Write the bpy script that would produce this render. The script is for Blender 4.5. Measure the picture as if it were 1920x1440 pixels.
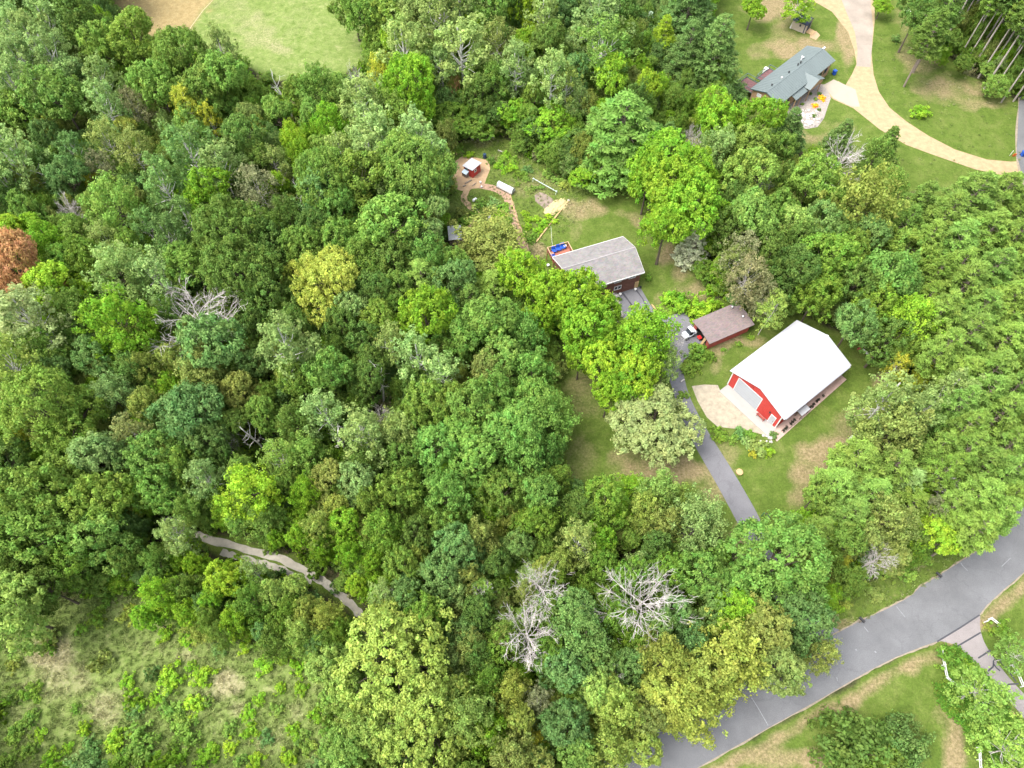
import bpy, bmesh, math, random
import numpy as np
from mathutils import Vector, Matrix
from mathutils.geometry import tessellate_polygon

for o in list(bpy.data.objects): bpy.data.objects.remove(o)
scene = bpy.context.scene
COL = scene.collection
R = math.radians

# ------------------------------------------------------------------ camera
CAM_H, PITCH, FPX = 100.0, R(59.39), 1345.0        # survey of the barn gives these
cam = bpy.data.cameras.new('camera'); camo = bpy.data.objects.new('camera', cam); COL.objects.link(camo)
camo.location = (0, 0, CAM_H); camo.rotation_euler = (R(90) - PITCH, 0, 0)
cam.sensor_width = 36.0; cam.lens = FPX / 1920 * 36.0; cam.clip_start = 1; cam.clip_end = 9000
scene.camera = camo

# ------------------------------------------------------------------ sky, sun, exposure (bright hazy overcast)
SUN_EL, SUN_AZ = R(62), R(-105)                     # azimuth from +y, clockwise: the sun stands to the left
w = bpy.data.worlds.new('World'); scene.world = w; w.use_nodes = True
nt = w.node_tree; bg = nt.nodes['Background']
sk = nt.nodes.new('ShaderNodeTexSky'); sk.sky_type = 'NISHITA'; sk.sun_disc = False
sk.sun_elevation = SUN_EL; sk.sun_rotation = SUN_AZ; sk.air_density = 1.0; sk.dust_density = 4.0; sk.ozone_density = 1.0
hz = nt.nodes.new('ShaderNodeHueSaturation'); hz.inputs['Saturation'].default_value = 0.4   # thin overcast: a white veil over the blue
nt.links.new(sk.outputs[0], hz.inputs['Color']); nt.links.new(hz.outputs[0], bg.inputs[0]); bg.inputs[1].default_value = 0.15
sl = bpy.data.lights.new('sun', 'SUN'); sl.energy = 0.8; sl.angle = R(32); sl.color = (1.0, 0.96, 0.89)
so = bpy.data.objects.new('sun', sl); COL.objects.link(so)
sd = Vector((math.sin(SUN_AZ) * math.cos(SUN_EL), math.cos(SUN_AZ) * math.cos(SUN_EL), math.sin(SUN_EL)))
so.rotation_euler = (-sd).to_track_quat('-Z', 'Y').to_euler(); so.location = sd * 300
scene.view_settings.view_transform = 'Standard'; scene.view_settings.look = 'None'
scene.view_settings.exposure = 2.13; scene.view_settings.gamma = 1.0
scene.view_settings.use_curve_mapping = False
cy = scene.cycles
cy.max_bounces = 7; cy.diffuse_bounces = 5; cy.glossy_bounces = 2; cy.transmission_bounces = 5; cy.transparent_max_bounces = 4
cy.use_denoising = True; cy.denoiser = 'OPENIMAGEDENOISE'; cy.denoising_input_passes = 'RGB_ALBEDO_NORMAL'; cy.caustics_reflective = False; cy.caustics_refractive = False

# ------------------------------------------------------------------ helpers
SP, CP = math.sin(PITCH), math.cos(PITCH)
def at(px, py, z=0.0):
    """ground point (or point at height z) that the surveyed photo position stands for"""
    u = (px - 960) / FPX; v = (py - 720) / FPX
    t = (CAM_H - z) / (SP + v * CP)
    return Vector((u * t, (CP - v * SP) * t, z))
def scale_at(p):
    d = p[1] * CP - (p[2] - CAM_H) * SP
    return FPX / d
def topx(x, y, z=0.0):
    d = y * CP - (z - CAM_H) * SP; v = -(y * SP + (z - CAM_H) * CP)
    return 960 + FPX * x / d, 720 + FPX * v / d
def inpoly(X, Y, poly):
    r = np.zeros(X.shape, bool); n = len(poly)
    for i in range(n):
        x1, y1 = poly[i]; x2, y2 = poly[(i + 1) % n]
        if y1 == y2: continue
        c = ((y1 > Y) != (y2 > Y)) & (X < (x2 - x1) * (Y - y1) / (y2 - y1) + x1)
        r ^= c
    return r
def poly(s):
    v = [float(t) for t in s.replace(',', ' ').split()]
    return list(zip(v[::2], v[1::2]))

def tag(o, label=None, cat=None, group=None, kind=None):
    if label: o['label'] = label
    if cat: o['category'] = cat
    if group: o['group'] = group
    if kind: o['kind'] = kind
    return o
def empty(name, loc=(0, 0, 0), rz=0.0, label=None, cat=None, group=None):
    o = bpy.data.objects.new(name, None); COL.objects.link(o)
    o.location = loc; o.rotation_euler = (0, 0, rz); o.empty_display_size = 0.3
    return tag(o, label, cat, group)
def link(name, me, parent=None, mat=None):
    o = bpy.data.objects.new(name, me); COL.objects.link(o)
    if parent is not None: o.parent = parent
    if mat is not None and not me.materials: me.materials.append(mat)
    return o

# ------------------------------------------------------------------ materials
ALB = 0.75
def mat(name, col, rough=0.8, var=0.15, scale=3.0, bump=0.0, bscale=None, metallic=0.0, detail=4.0, col2=None, spec=0.3, alb=None):
    col = Vector(col) * (alb if alb is not None else ALB)
    m = bpy.data.materials.new(name); m.use_nodes = True; n = m.node_tree; b = n.nodes['Principled BSDF']
    b.inputs['Roughness'].default_value = rough; b.inputs['Metallic'].default_value = metallic
    b.inputs['Specular IOR Level'].default_value = spec
    tc = n.nodes.new('ShaderNodeTexCoord')
    nz = n.nodes.new('ShaderNodeTexNoise'); nz.inputs['Scale'].default_value = scale; nz.inputs['Detail'].default_value = detail
    nz.inputs['Roughness'].default_value = 0.65
    n.links.new(tc.outputs['Object'], nz.inputs['Vector'])
    rp = n.nodes.new('ShaderNodeValToRGB'); rp.color_ramp.elements[0].position = 0.3; rp.color_ramp.elements[1].position = 0.7
    c = Vector(col)
    c2 = Vector(col2) if col2 else c * (1 + var)
    c1 = c if col2 else c * (1 - var)
    rp.color_ramp.elements[0].color = (*c1, 1); rp.color_ramp.elements[1].color = (*c2, 1)
    n.links.new(nz.outputs['Fac'], rp.inputs[0]); n.links.new(rp.outputs[0], b.inputs['Base Color'])
    if bump:
        bn = n.nodes.new('ShaderNodeTexNoise'); bn.inputs['Scale'].default_value = bscale or scale * 4; bn.inputs['Detail'].default_value = 3
        n.links.new(tc.outputs['Object'], bn.inputs['Vector'])
        bp = n.nodes.new('ShaderNodeBump'); bp.inputs['Strength'].default_value = bump; bp.inputs['Distance'].default_value = 0.05
        n.links.new(bn.outputs['Fac'], bp.inputs['Height']); n.links.new(bp.outputs[0], b.inputs['Normal'])
    return m

def leaf_mat(name, source='object', trans=0.46, lo=0.62, hi=1.38, hue=0.10):
    m = bpy.data.materials.new(name); m.use_nodes = True; n = m.node_tree
    n.nodes.clear()
    out = n.nodes.new('ShaderNodeOutputMaterial')
    if source == 'object':
        ci = n.nodes.new('ShaderNodeObjectInfo'); colo = ci.outputs['Color']
    else:
        ci = n.nodes.new('ShaderNodeAttribute'); ci.attribute_type = 'INSTANCER'; ci.attribute_name = 'col'; colo = ci.outputs['Color']
    at_ = n.nodes.new('ShaderNodeAttribute'); at_.attribute_name = 'tint'
    mr = n.nodes.new('ShaderNodeMapRange'); mr.inputs[3].default_value = lo; mr.inputs[4].default_value = hi
    n.links.new(at_.outputs['Fac'], mr.inputs[0])
    hs = n.nodes.new('ShaderNodeHueSaturation'); n.links.new(colo, hs.inputs['Color']); n.links.new(mr.outputs[0], hs.inputs['Value'])
    at2 = n.nodes.new('ShaderNodeAttribute'); at2.attribute_name = 'tint2'
    mh = n.nodes.new('ShaderNodeMapRange'); mh.inputs[3].default_value = 0.5 - hue / 4; mh.inputs[4].default_value = 0.5 + hue / 6
    n.links.new(at2.outputs['Fac'], mh.inputs[0]); n.links.new(mh.outputs[0], hs.inputs['Hue'])
    pb = n.nodes.new('ShaderNodeBsdfPrincipled'); pb.inputs['Roughness'].default_value = 0.6; pb.inputs['Specular IOR Level'].default_value = 0.18
    tr = n.nodes.new('ShaderNodeBsdfTranslucent'); mx = n.nodes.new('ShaderNodeMixShader'); mx.inputs[0].default_value = trans
    n.links.new(hs.outputs[0], pb.inputs['Base Color']); n.links.new(hs.outputs[0], tr.inputs['Color'])
    n.links.new(pb.outputs[0], mx.inputs[1]); n.links.new(tr.outputs[0], mx.inputs[2]); n.links.new(mx.outputs[0], out.inputs[0])
    return m
LEAF = leaf_mat('leaf'); LEAF_I = leaf_mat('leaf_undergrowth', 'inst'); GRASS_I = leaf_mat('grass_blade', 'inst', 0.25, 0.75, 1.25, 0.05)
BARK = mat('bark', (.10, .078, .06), .9, .35, 6, .4, alb=1)
BARK_W = mat('birch_bark', (.50, .48, .44), .8, .3, 3, .2, alb=1)
BARK_D = mat('bleached_wood', (.41, .375, .35), .9, .28, 4, .2, alb=1)
BARK_P = mat('pine_bark', (.21, .165, .135), .9, .3, 5, .4, alb=1)

# ------------------------------------------------------------------ mesh builder
class MB:
    def __init__(s): s.v = []; s.f = []
    def add(s, vs, fs):
        b = len(s.v); s.v += [tuple(p) for p in vs]; s.f += [tuple(b + i for i in f) for f in fs]; return s
    def box(s, x0, x1, y0, y1, z0, z1):
        return s.add([(x0, y0, z0), (x1, y0, z0), (x1, y1, z0), (x0, y1, z0), (x0, y0, z1), (x1, y0, z1), (x1, y1, z1), (x0, y1, z1)],
                     [(3, 2, 1, 0), (4, 5, 6, 7), (0, 1, 5, 4), (1, 2, 6, 5), (2, 3, 7, 6), (3, 0, 4, 7)])
    def prism(s, pts, d):
        """closed outline (list of 3-D points) pushed along d"""
        d = Vector(d); n = len(pts); a = [Vector(p) for p in pts]; b = [p + d for p in a]
        tri = tessellate_polygon([a])
        fs = [tuple(t) for t in tri] + [tuple(n + i for i in reversed(t)) for t in tri]
        fs += [(i, (i + 1) % n, n + (i + 1) % n, n + i) for i in range(n)]
        return s.add(a + b, fs)
    def tube(s, pts, rad, k=6, cap=True):
        pts = [Vector(p) for p in pts]; n = len(pts)
        if not hasattr(rad, '__len__'): rad = [rad] * n
        vs = []
        for i, p in enumerate(pts):
            t = (pts[min(i + 1, n - 1)] - pts[max(i - 1, 0)])
            t = t.normalized() if t.length > 1e-9 else Vector((0, 0, 1))
            a = Vector((0, 0, 1)) if abs(t.z) < .9 else Vector((1, 0, 0))
            x = t.cross(a).normalized(); y = t.cross(x)
            for j in range(k):
                g = 2 * math.pi * j / k
                vs.append(p + (x * math.cos(g) + y * math.sin(g)) * rad[i])
        fs = [(i * k + j, i * k + (j + 1) % k, (i + 1) * k + (j + 1) % k, (i + 1) * k + j) for i in range(n - 1) for j in range(k)]
        if cap: fs += [tuple(reversed(range(k))), tuple((n - 1) * k + j for j in range(k))]
        return s.add(vs, fs)
    def lathe(s, prof, c=(0, 0, 0), k=12):
        c = Vector(c); vs = [c + Vector((r * math.cos(2 * math.pi * j / k), r * math.sin(2 * math.pi * j / k), z)) for r, z in prof for j in range(k)]
        n = len(prof)
        fs = [(i * k + j, i * k + (j + 1) % k, (i + 1) * k + (j + 1) % k, (i + 1) * k + j) for i in range(n - 1) for j in range(k)]
        fs += [tuple(reversed(range(k))), tuple((n - 1) * k + j for j in range(k))]
        return s.add(vs, fs)
    def rock(s, c, r, seed, sq=.6):
        rng = random.Random(seed); t = (1 + 5 ** .5) / 2
        vs = [(-1, t, 0), (1, t, 0), (-1, -t, 0), (1, -t, 0), (0, -1, t), (0, 1, t), (0, -1, -t), (0, 1, -t), (t, 0, -1), (t, 0, 1), (-t, 0, -1), (-t, 0, 1)]
        fs = [(0, 11, 5), (0, 5, 1), (0, 1, 7), (0, 7, 10), (0, 10, 11), (1, 5, 9), (5, 11, 4), (11, 10, 2), (10, 7, 6), (7, 1, 8), (3, 9, 4), (3, 4, 2), (3, 2, 6), (3, 6, 8), (3, 8, 9), (4, 9, 5), (2, 4, 11), (6, 2, 10), (8, 6, 7), (9, 8, 1)]
        a = rng.uniform(.8, 1.3)
        return s.add([(c[0] + x / 1.9 * r * a * rng.uniform(.75, 1.2), c[1] + y / 1.9 * r * rng.uniform(.75, 1.2), c[2] + z / 1.9 * r * sq * rng.uniform(.75, 1.2)) for x, y, z in vs], fs)
    def mesh(s, name):
        me = bpy.data.meshes.new(name); me.from_pydata(s.v, [], s.f); me.update(); return me
    def build(s, name, m, parent=None, smooth=False):
        me = s.mesh(name); me.materials.append(m)
        if smooth: me.polygons.foreach_set('use_smooth', [True] * len(me.polygons))
        return link(name, me, parent)
def flat_poly(name, pts, z, m, kind='structure', thick=None):
    """sheet from an outline of world points"""
    p3 = [Vector((p[0], p[1], z)) for p in pts]
    b = MB(); tri = tessellate_polygon([p3]); b.add(p3, tri)
    me = b.mesh(name); bm = bmesh.new(); bm.from_mesh(me)
    bmesh.ops.recalc_face_normals(bm, faces=bm.faces)
    if sum(f.normal.z for f in bm.faces) < 0: bmesh.ops.reverse_faces(bm, faces=bm.faces)
    if thick:
        r = bmesh.ops.extrude_face_region(bm, geom=list(bm.faces))
        bmesh.ops.translate(bm, verts=[e for e in r['geom'] if isinstance(e, bmesh.types.BMVert)], vec=(0, 0, thick))
        bmesh.ops.recalc_face_normals(bm, faces=bm.faces)
    bm.to_mesh(me); bm.free(); me.materials.append(m)
    o = link(name, me)
    if kind: o['kind'] = kind
    return o
def smooth_line(pts, n=8):
    """Catmull-Rom through 2-D points"""
    P = [np.array(p, float) for p in pts]; P = [2 * P[0] - P[1]] + P + [2 * P[-1] - P[-2]]; out = []
    for i in range(1, len(P) - 2):
        for t in np.linspace(0, 1, n, endpoint=False):
            a, b, c, d = P[i - 1:i + 3]
            out.append(.5 * (2 * b + (c - a) * t + (2 * a - 5 * b + 4 * c - d) * t ** 2 + (3 * b - a - 3 * c + d) * t ** 3))
    out.append(P[-2]); return out
def ribbon(name, pts, width, z, m, jit=0.0, seed=1, kind='structure'):
    rng = random.Random(seed); pts = [Vector((p[0], p[1])) for p in pts]; L = []; Rr = []
    for i, p in enumerate(pts):
        t = (pts[min(i + 1, len(pts) - 1)] - pts[max(i - 1, 0)]).normalized(); nn = Vector((-t.y, t.x))
        wd = width[i] if hasattr(width, '__len__') else width
        L.append(p + nn * (wd / 2 + rng.uniform(-jit, jit))); Rr.append(p - nn * (wd / 2 + rng.uniform(-jit, jit)))
    n = len(pts); vs = [(p.x, p.y, z) for p in L + Rr]; fs = [(n + i, n + i + 1, i + 1, i) for i in range(n - 1)]
    b = MB(); b.add(vs, fs); o = b.build(name, m)
    if kind: o['kind'] = kind
    return o

# ------------------------------------------------------------------ ground: one sheet to the horizon
GRASS = [poly(s) for s in (
 '985,505 1000,440 1070,372 1105,350 1210,370 1260,450 1340,555 1440,585 1500,590 1620,640 1690,705 1660,770 1560,880 1500,960 1450,1010 1380,1045 1335,985 1300,930 1220,900 1100,940 1062,905 1055,800 1040,700 1030,640 1150,560 1130,520 1030,500',
 '838,300 870,264 925,256 965,275 1010,302 1055,332 1100,352 1110,385 1000,490 850,505 830,400 850,350',
 '1340,-60 1440,-60 1560,-60 1725,-60 1705,60 1800,130 1960,215 1960,340 1760,372 1640,350 1500,285 1400,235 1375,130 1330,60',
 '180,-60 690,-60 690,110 620,150 520,150 430,110 330,85 225,45',
 '-60,1210 40,1150 140,1105 290,1110 330,1170 480,1200 590,1225 640,1300 660,1380 650,1500 -80,1500',
 '1040,1600 1300,1442 1757,1205 1920,1075 2000,980 2200,1100 2200,1700 1040,1700',
 '1530,1200 1565,1110 1650,1085 1720,1045 1800,1005 1930,905 1960,930 1930,960 1757,1085 1570,1192',
 '-60,720 50,735 60,800 30,860 -60,860', '1640,290 1760,300 1760,345 1690,340', '300,975 420,1008 560,1048 650,1112 705,1180 692,1185 640,1128 560,1090 420,1044')]
MEADOW = GRASS[4]
# dry or trodden places: photo x, y, radii, strength
DRY = [tuple(map(float, s.split())) for s in '''1095 395 50 26 .75;1215 418 34 14 .9;1180 400 30 14 .5;1255 470 20 26 .75;1275 515 26 22 .7;1310 545 42 16 .6;1240 560 14 30 .4
1100 735 46 60 .45;1080 860 40 60 .4;1250 885 95 32 .8;1340 910 34 60 .65;1390 1010 30 40 .8;1180 860 50 30 .55;1555 850 62 42 .9;1530 890 60 30 .9;1505 930 30 40 .7;1655 715 26 22 .7;1600 790 40 30 .5;1385 640 48 12 .95;1350 655 26 14 .8;1345 690 14 30 .6;1370 850 25 30 .45
1790 1395 26 70 .9;1765 1340 20 30 .5;1470 1425 110 22 .9;1590 1400 30 40 .4;1590 1172 36 16 .7;1560 1150 14 24 .8;1720 1062 26 10 .8;1690 1120 30 8 .6;1380 885 10 5 1
95 1228 46 34 .95;125 1270 60 34 .6;80 1290 60 26 .4;195 1330 36 40 .75;230 1290 20 30 .4;430 1278 36 22 .85;400 1300 40 14 .5;350 1232 24 14 .6;300 1215 60 14 .3;450 1330 22 20 .55;560 1340 24 26 .5;500 1390 40 24 .4;140 1120 26 18 .4;225 1140 26 26 .35;40 1350 26 40 .3
480 60 40 44 .45;560 40 50 60 .25;430 20 50 30 .35;520 90 40 14 .5
1500 88 76 22 .85;1470 60 30 30 .5;1590 70 24 60 .9;1450 15 62 26 .9;1420 95 20 20 .5;1725 110 46 34 .6;1785 165 80 26 .65;1830 195 60 14 .6;1510 262 62 16 .6;1570 235 40 20 .4;1690 60 14 50 .35;1600 300 60 30 .35;1700 40 24 40 .4;1880 180 40 20 .4
935 300 60 16 .3;1000 350 70 26 .45;900 262 46 12 .5;1000 300 20 40 .25;1075 420 16 40 .35;1010 470 18 24 .8'''.replace('\n', ';').split(';')]
FIELD_BROWN = poly('180,-80 410,-80 399,0 333,82 230,50')
def axis(lo, hi, step, far):
    a = np.arange(lo, hi + .01, step); k = np.array([6, 18, 45, 110, 300, 800, 2500.])
    return np.concatenate([(lo - k)[::-1], a, hi + k]) if far else a
gx = axis(-145, 145, .6, True); gy = axis(-22, 190, .6, True)
GX, GY = np.meshgrid(gx, gy); rngn = np.random.default_rng(5)
def vnoise(X, Y, s, seed):
    r = np.random.default_rng(seed).random((64, 64)); x = X / s; y = Y / s
    xi = np.floor(x).astype(int); yi = np.floor(y).astype(int); fx = x - xi; fy = y - yi
    fx = fx * fx * (3 - 2 * fx); fy = fy * fy * (3 - 2 * fy); g = lambda a, b: r[a % 64, b % 64]
    return (g(xi, yi) * (1 - fx) + g(xi + 1, yi) * fx) * (1 - fy) + (g(xi, yi + 1) * (1 - fx) + g(xi + 1, yi + 1) * fx) * fy
inner = (np.abs(GX) < 150) & (GY > -30) & (GY < 200)
PX, PY = topx(np.where(inner, GX, 0), np.where(inner, GY, 50))
WX = PX + (vnoise(GX, GY, 2.2, 1) - .5) * 22; WY = PY + (vnoise(GX, GY, 2.2, 2) - .5) * 22
grass = np.zeros(GX.shape)
for p in GRASS: grass = np.maximum(grass, inpoly(WX, WY, p) * 1.0)
def blur(a, k):
    for _ in range(k):
        b = a.copy(); b[1:-1, 1:-1] = (a[:-2, 1:-1] + a[2:, 1:-1] + a[1:-1, :-2] + a[1:-1, 2:] + 2 * a[1:-1, 1:-1]) / 6; a = b
    return a
grass = blur(grass * inner, 3)
dry = np.zeros(GX.shape)
for cx, cy_, rx, ry, s in DRY:
    d = ((WX - cx) / rx) ** 2 + ((WY - cy_) / ry) ** 2
    dry = np.maximum(dry, s * np.clip(1.35 - d, 0, 1))
# the dry margin along the lower edge of the road
RL = poly('1100,1557 1307,1440 1440,1365 1543,1308 1630,1257 1680,1232 1757,1203'); RL2 = poly('1837,1152 1850,1135 1880,1107 1920,1073')
def near_line(X, Y, L):
    d = np.full(X.shape, 1e9)
    for (x1, y1), (x2, y2) in zip(L[:-1], L[1:]):
        t = np.clip(((X - x1) * (x2 - x1) + (Y - y1) * (y2 - y1)) / ((x2 - x1) ** 2 + (y2 - y1) ** 2), 0, 1)
        d = np.minimum(d, np.hypot(X - x1 - t * (x2 - x1), Y - y1 - t * (y2 - y1)))
    return d
dl = np.minimum(near_line(WX, WY, RL), near_line(WX, WY, RL2) + 6)
dry = np.maximum(dry, np.clip(1.25 - np.abs(dl - 22) / 20, 0, 1) * .95 * (inpoly(PX, PY, GRASS[5])))
brown = blur(inpoly(WX, WY, FIELD_BROWN) * 1.0, 2)
dry = np.clip(dry * (.72 + .56 * vnoise(GX, GY, 1.6, 3)), 0, 1); dry = blur(dry, 1)
mead = np.maximum(inpoly(WX, WY, MEADOW), inpoly(WX, WY, GRASS[3])) * 1.0
zc = np.stack([grass, dry * grass, np.maximum(brown, 0), blur(mead, 2)], -1) * inner[..., None]
ny, nx = GX.shape
GZ = (vnoise(GX, GY, 5, 8) - .5) * .03 * inner - .03
GZ = np.where(inner, GZ, -.04)
V = np.stack([GX, GY, GZ], -1).reshape(-1, 3); ii = np.arange(ny * nx).reshape(ny, nx)
F = np.stack([ii[:-1, :-1], ii[:-1, 1:], ii[1:, 1:], ii[1:, :-1]], -1).reshape(-1, 4)
def np_mesh(name, V, F):
    me = bpy.data.meshes.new(name); k = F.shape[1]
    me.vertices.add(len(V)); me.vertices.foreach_set('co', np.ascontiguousarray(V, np.float32).ravel())
    me.loops.add(F.size); me.loops.foreach_set('vertex_index', np.ascontiguousarray(F, np.int32).ravel())
    me.polygons.add(len(F)); me.polygons.foreach_set('loop_start', np.arange(0, F.size, k, dtype=np.int32))
    me.update(calc_edges=True); return me
gme = np_mesh('ground', V, F)
a = gme.attributes.new('zone', 'FLOAT_COLOR', 'POINT'); a.data.foreach_set('color', zc.reshape(-1, 4).astype(np.float32).ravel())
gme.polygons.foreach_set('use_smooth', [True] * len(gme.polygons))

def ground_mat():
    m = bpy.data.materials.new('ground'); m.use_nodes = True; n = m.node_tree; b = n.nodes['Principled BSDF']
    b.inputs['Roughness'].default_value = .95; b.inputs['Specular IOR Level'].default_value = .1
    tc = n.nodes.new('ShaderNodeTexCoord')
    def noise(s, d=4, r=.6, dist=0):
        z = n.nodes.new('ShaderNodeTexNoise'); z.inputs['Scale'].default_value = s; z.inputs['Detail'].default_value = d
        z.inputs['Roughness'].default_value = r; z.inputs['Distortion'].default_value = dist
        n.links.new(tc.outputs['Object'], z.inputs['Vector']); return z.outputs['Fac']
    def ramp(f, stops):
        r = n.nodes.new('ShaderNodeValToRGB'); e = r.color_ramp.elements
        while len(e) < len(stops): e.new(.5)
        for q, (p, c) in zip(e, stops): q.position = p; q.color = (*(Vector(c) * .82), 1)
        n.links.new(f, r.inputs[0]); return r.outputs[0]
    def mix(f, a_, b_):
        x = n.nodes.new('ShaderNodeMix'); x.data_type = 'RGBA'; n.links.new(f, x.inputs[0]); n.links.new(a_, x.inputs[6]); n.links.new(b_, x.inputs[7]); return x.outputs[2]
    def math_(op, a_, b_, clamp=False):
        x = n.nodes.new('ShaderNodeMath'); x.operation = op; x.use_clamp = clamp
        for i, q in enumerate((a_, b_)):
            if isinstance(q, (int, float)): x.inputs[i].default_value = q
            else: n.links.new(q, x.inputs[i])
        return x.outputs[0]
    za = n.nodes.new('ShaderNodeAttribute'); za.attribute_name = 'zone'; sp = n.nodes.new('ShaderNodeSeparateColor'); n.links.new(za.outputs['Color'], sp.inputs[0])
    fine = noise(2.6, 6, .72); mid = noise(.35, 5, .6, .4); big = noise(.07, 3)
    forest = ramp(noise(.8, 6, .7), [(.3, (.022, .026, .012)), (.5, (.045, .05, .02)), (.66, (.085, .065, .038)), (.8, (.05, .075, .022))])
    lawn = ramp(math_('ADD', math_('MULTIPLY', mid, .6), math_('MULTIPLY', fine, .4)), [(.3, (.050, .085, .014)), (.47, (.082, .125, .020)), (.6, (.115, .148, .034)), (.72, (.16, .165, .058))])
    rough = ramp(math_('ADD', math_('MULTIPLY', noise(.55, 6, .7, .6), .65), math_('MULTIPLY', fine, .35)), [(.3, (.08, .13, .028)), (.44, (.125, .18, .042)), (.56, (.18, .225, .07)), (.68, (.26, .265, .125))])
    dryl = ramp(fine, [(.28, (.12, .105, .042)), (.5, (.215, .172, .09)), (.7, (.31, .245, .145))])
    drym = ramp(fine, [(.28, (.13, .135, .05)), (.5, (.255, .24, .125)), (.7, (.38, .345, .22))])
    dryc = mix(za.outputs['Alpha'], dryl, drym)
    brn = ramp(math_('ADD', math_('MULTIPLY', noise(.9, 5), .5), math_('MULTIPLY', fine, .5)), [(.3, (.20, .15, .065)), (.5, (.27, .205, .095)), (.7, (.31, .26, .13))])
    g = mix(za.outputs['Alpha'], lawn, rough)
    edge = math_('ADD', math_('MULTIPLY', fine, .5), math_('MULTIPLY', mid, .5))
    def sharp(v, k):   # break the soft border up with the grain of the grass
        return math_('MULTIPLY', math_('SUBTRACT', math_('ADD', v, math_('MULTIPLY', edge, .9)), .62), k, True)
    dryf = math_('MULTIPLY', math_('SUBTRACT', math_('ADD', sp.outputs[1], math_('MULTIPLY', edge, .8)), .62), 1.6, True)
    g = mix(dryf, g, dryc)
    g = mix(sp.outputs[2], g, brn)
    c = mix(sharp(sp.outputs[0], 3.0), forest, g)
    # blade-scale grain: every tuft of grass and crumb of litter has its own value
    gr = n.nodes.new('ShaderNodeMapRange'); gr.inputs[1].default_value = .32; gr.inputs[2].default_value = .68; gr.inputs[3].default_value = .62; gr.inputs[4].default_value = 1.38
    n.links.new(math_('ADD', math_('MULTIPLY', noise(4.5, 4, .85), .55), math_('MULTIPLY', noise(1.1, 4, .75, .8), .45)), gr.inputs[0])
    hv = n.nodes.new('ShaderNodeHueSaturation'); n.links.new(c, hv.inputs['Color']); n.links.new(gr.outputs[0], hv.inputs['Value']); c = hv.outputs[0]
    n.links.new(c, b.inputs['Base Color'])
    bp = n.nodes.new('ShaderNodeBump'); bp.inputs['Strength'].default_value = .6; bp.inputs['Distance'].default_value = .12
    n.links.new(noise(5, 5, .7), bp.inputs['Height']); n.links.new(bp.outputs[0], b.inputs['Normal'])
    return m
gme.materials.append(ground_mat())
tag(link('ground', gme), kind='structure')

# ------------------------------------------------------------------ roads, drives, paths
def asphalt(name, c, var=.12):
    m = mat(name, c, .9, var, .25, .25, 40, detail=8, spec=.2); n = m.node_tree; b = n.nodes['Principled BSDF']
    tc = n.nodes.new('ShaderNodeTexCoord'); z = n.nodes.new('ShaderNodeTexNoise'); z.inputs['Scale'].default_value = 9; z.inputs['Detail'].default_value = 6; n.links.new(tc.outputs['Object'], z.inputs['Vector'])
    v = n.nodes.new('ShaderNodeTexVoronoi'); v.feature = 'DISTANCE_TO_EDGE'; v.inputs['Scale'].default_value = .16; dn = n.nodes.new('ShaderNodeTexNoise'); dn.inputs['Scale'].default_value = .9; dn.inputs['Detail'].default_value = 5
    ad = n.nodes.new('ShaderNodeVectorMath'); ad.operation = 'MULTIPLY_ADD'; ad.inputs[1].default_value = (2.2, 2.2, 0); n.links.new(tc.outputs['Object'], dn.inputs['Vector']); n.links.new(dn.outputs['Color'], ad.inputs[0]); n.links.new(tc.outputs['Object'], ad.inputs[2]); n.links.new(ad.outputs[0], v.inputs['Vector'])
    cr = n.nodes.new('ShaderNodeMapRange'); cr.inputs[1].default_value = .004; cr.inputs[2].default_value = .012; cr.inputs[3].default_value = .9; cr.inputs[4].default_value = 1.0; n.links.new(v.outputs['Distance'], cr.inputs[0])
    mr = n.nodes.new('ShaderNodeMapRange'); mr.inputs[1].default_value = .3; mr.inputs[2].default_value = .7; mr.inputs[3].default_value = .88; mr.inputs[4].default_value = 1.12; n.links.new(z.outputs['Fac'], mr.inputs[0])
    mu = n.nodes.new('ShaderNodeMath'); mu.operation = 'MULTIPLY'; n.links.new(cr.outputs[0], mu.inputs[0]); n.links.new(mr.outputs[0], mu.inputs[1])
    hs_ = n.nodes.new('ShaderNodeHueSaturation'); old = b.inputs['Base Color'].links[0].from_socket; n.links.new(old, hs_.inputs['Color']); n.links.new(mu.outputs[0], hs_.inputs['Value']); n.links.new(hs_.outputs[0], b.inputs['Base Color'])
    return m
ASPH = asphalt('road_asphalt', (.152, .154, .160), .16); ASPH_D = asphalt('drive_asphalt', (.17, .168, .18), .16); ASPH_O = asphalt('old_asphalt', (.25, .225, .22), .14)
DARK_LINE = mat('dark_line', (.055, .055, .065), .6, .2, 4); PALE_SEAL = mat('pale_joint', (.235, .24, .25), .9, .2, 4)
GRAVEL = mat('tan_gravel', (.37, .28, .16), .95, .2, .9, .5, 14, detail=9); GRAVEL_P = mat('pale_gravel', (.35, .305, .225), .95, .25, 1.2, .6, 12, detail=8)
DIRT = mat('trodden_dirt', (.42, .29, .17), .95, .22, .8, .4, 8, detail=7); MULCH = mat('mulch', (.38, .25, .17), .95, .22, 2.5, .6, 12, detail=6)
TRACK = mat('track_dirt', (.40, .37, .31), .95, .2, .9, .5, 9, detail=7); CONC = mat('concrete', (.36, .345, .32), .85, .07, .5, .1, 20, detail=6)
SOIL = mat('garden_soil', (.24, .19, .15), .95, .3, 1.5, .8, 8, detail=6); KERB = mat('shoulder_grit', (.27, .225, .165), .95, .25, 2, .4, 12)

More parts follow.
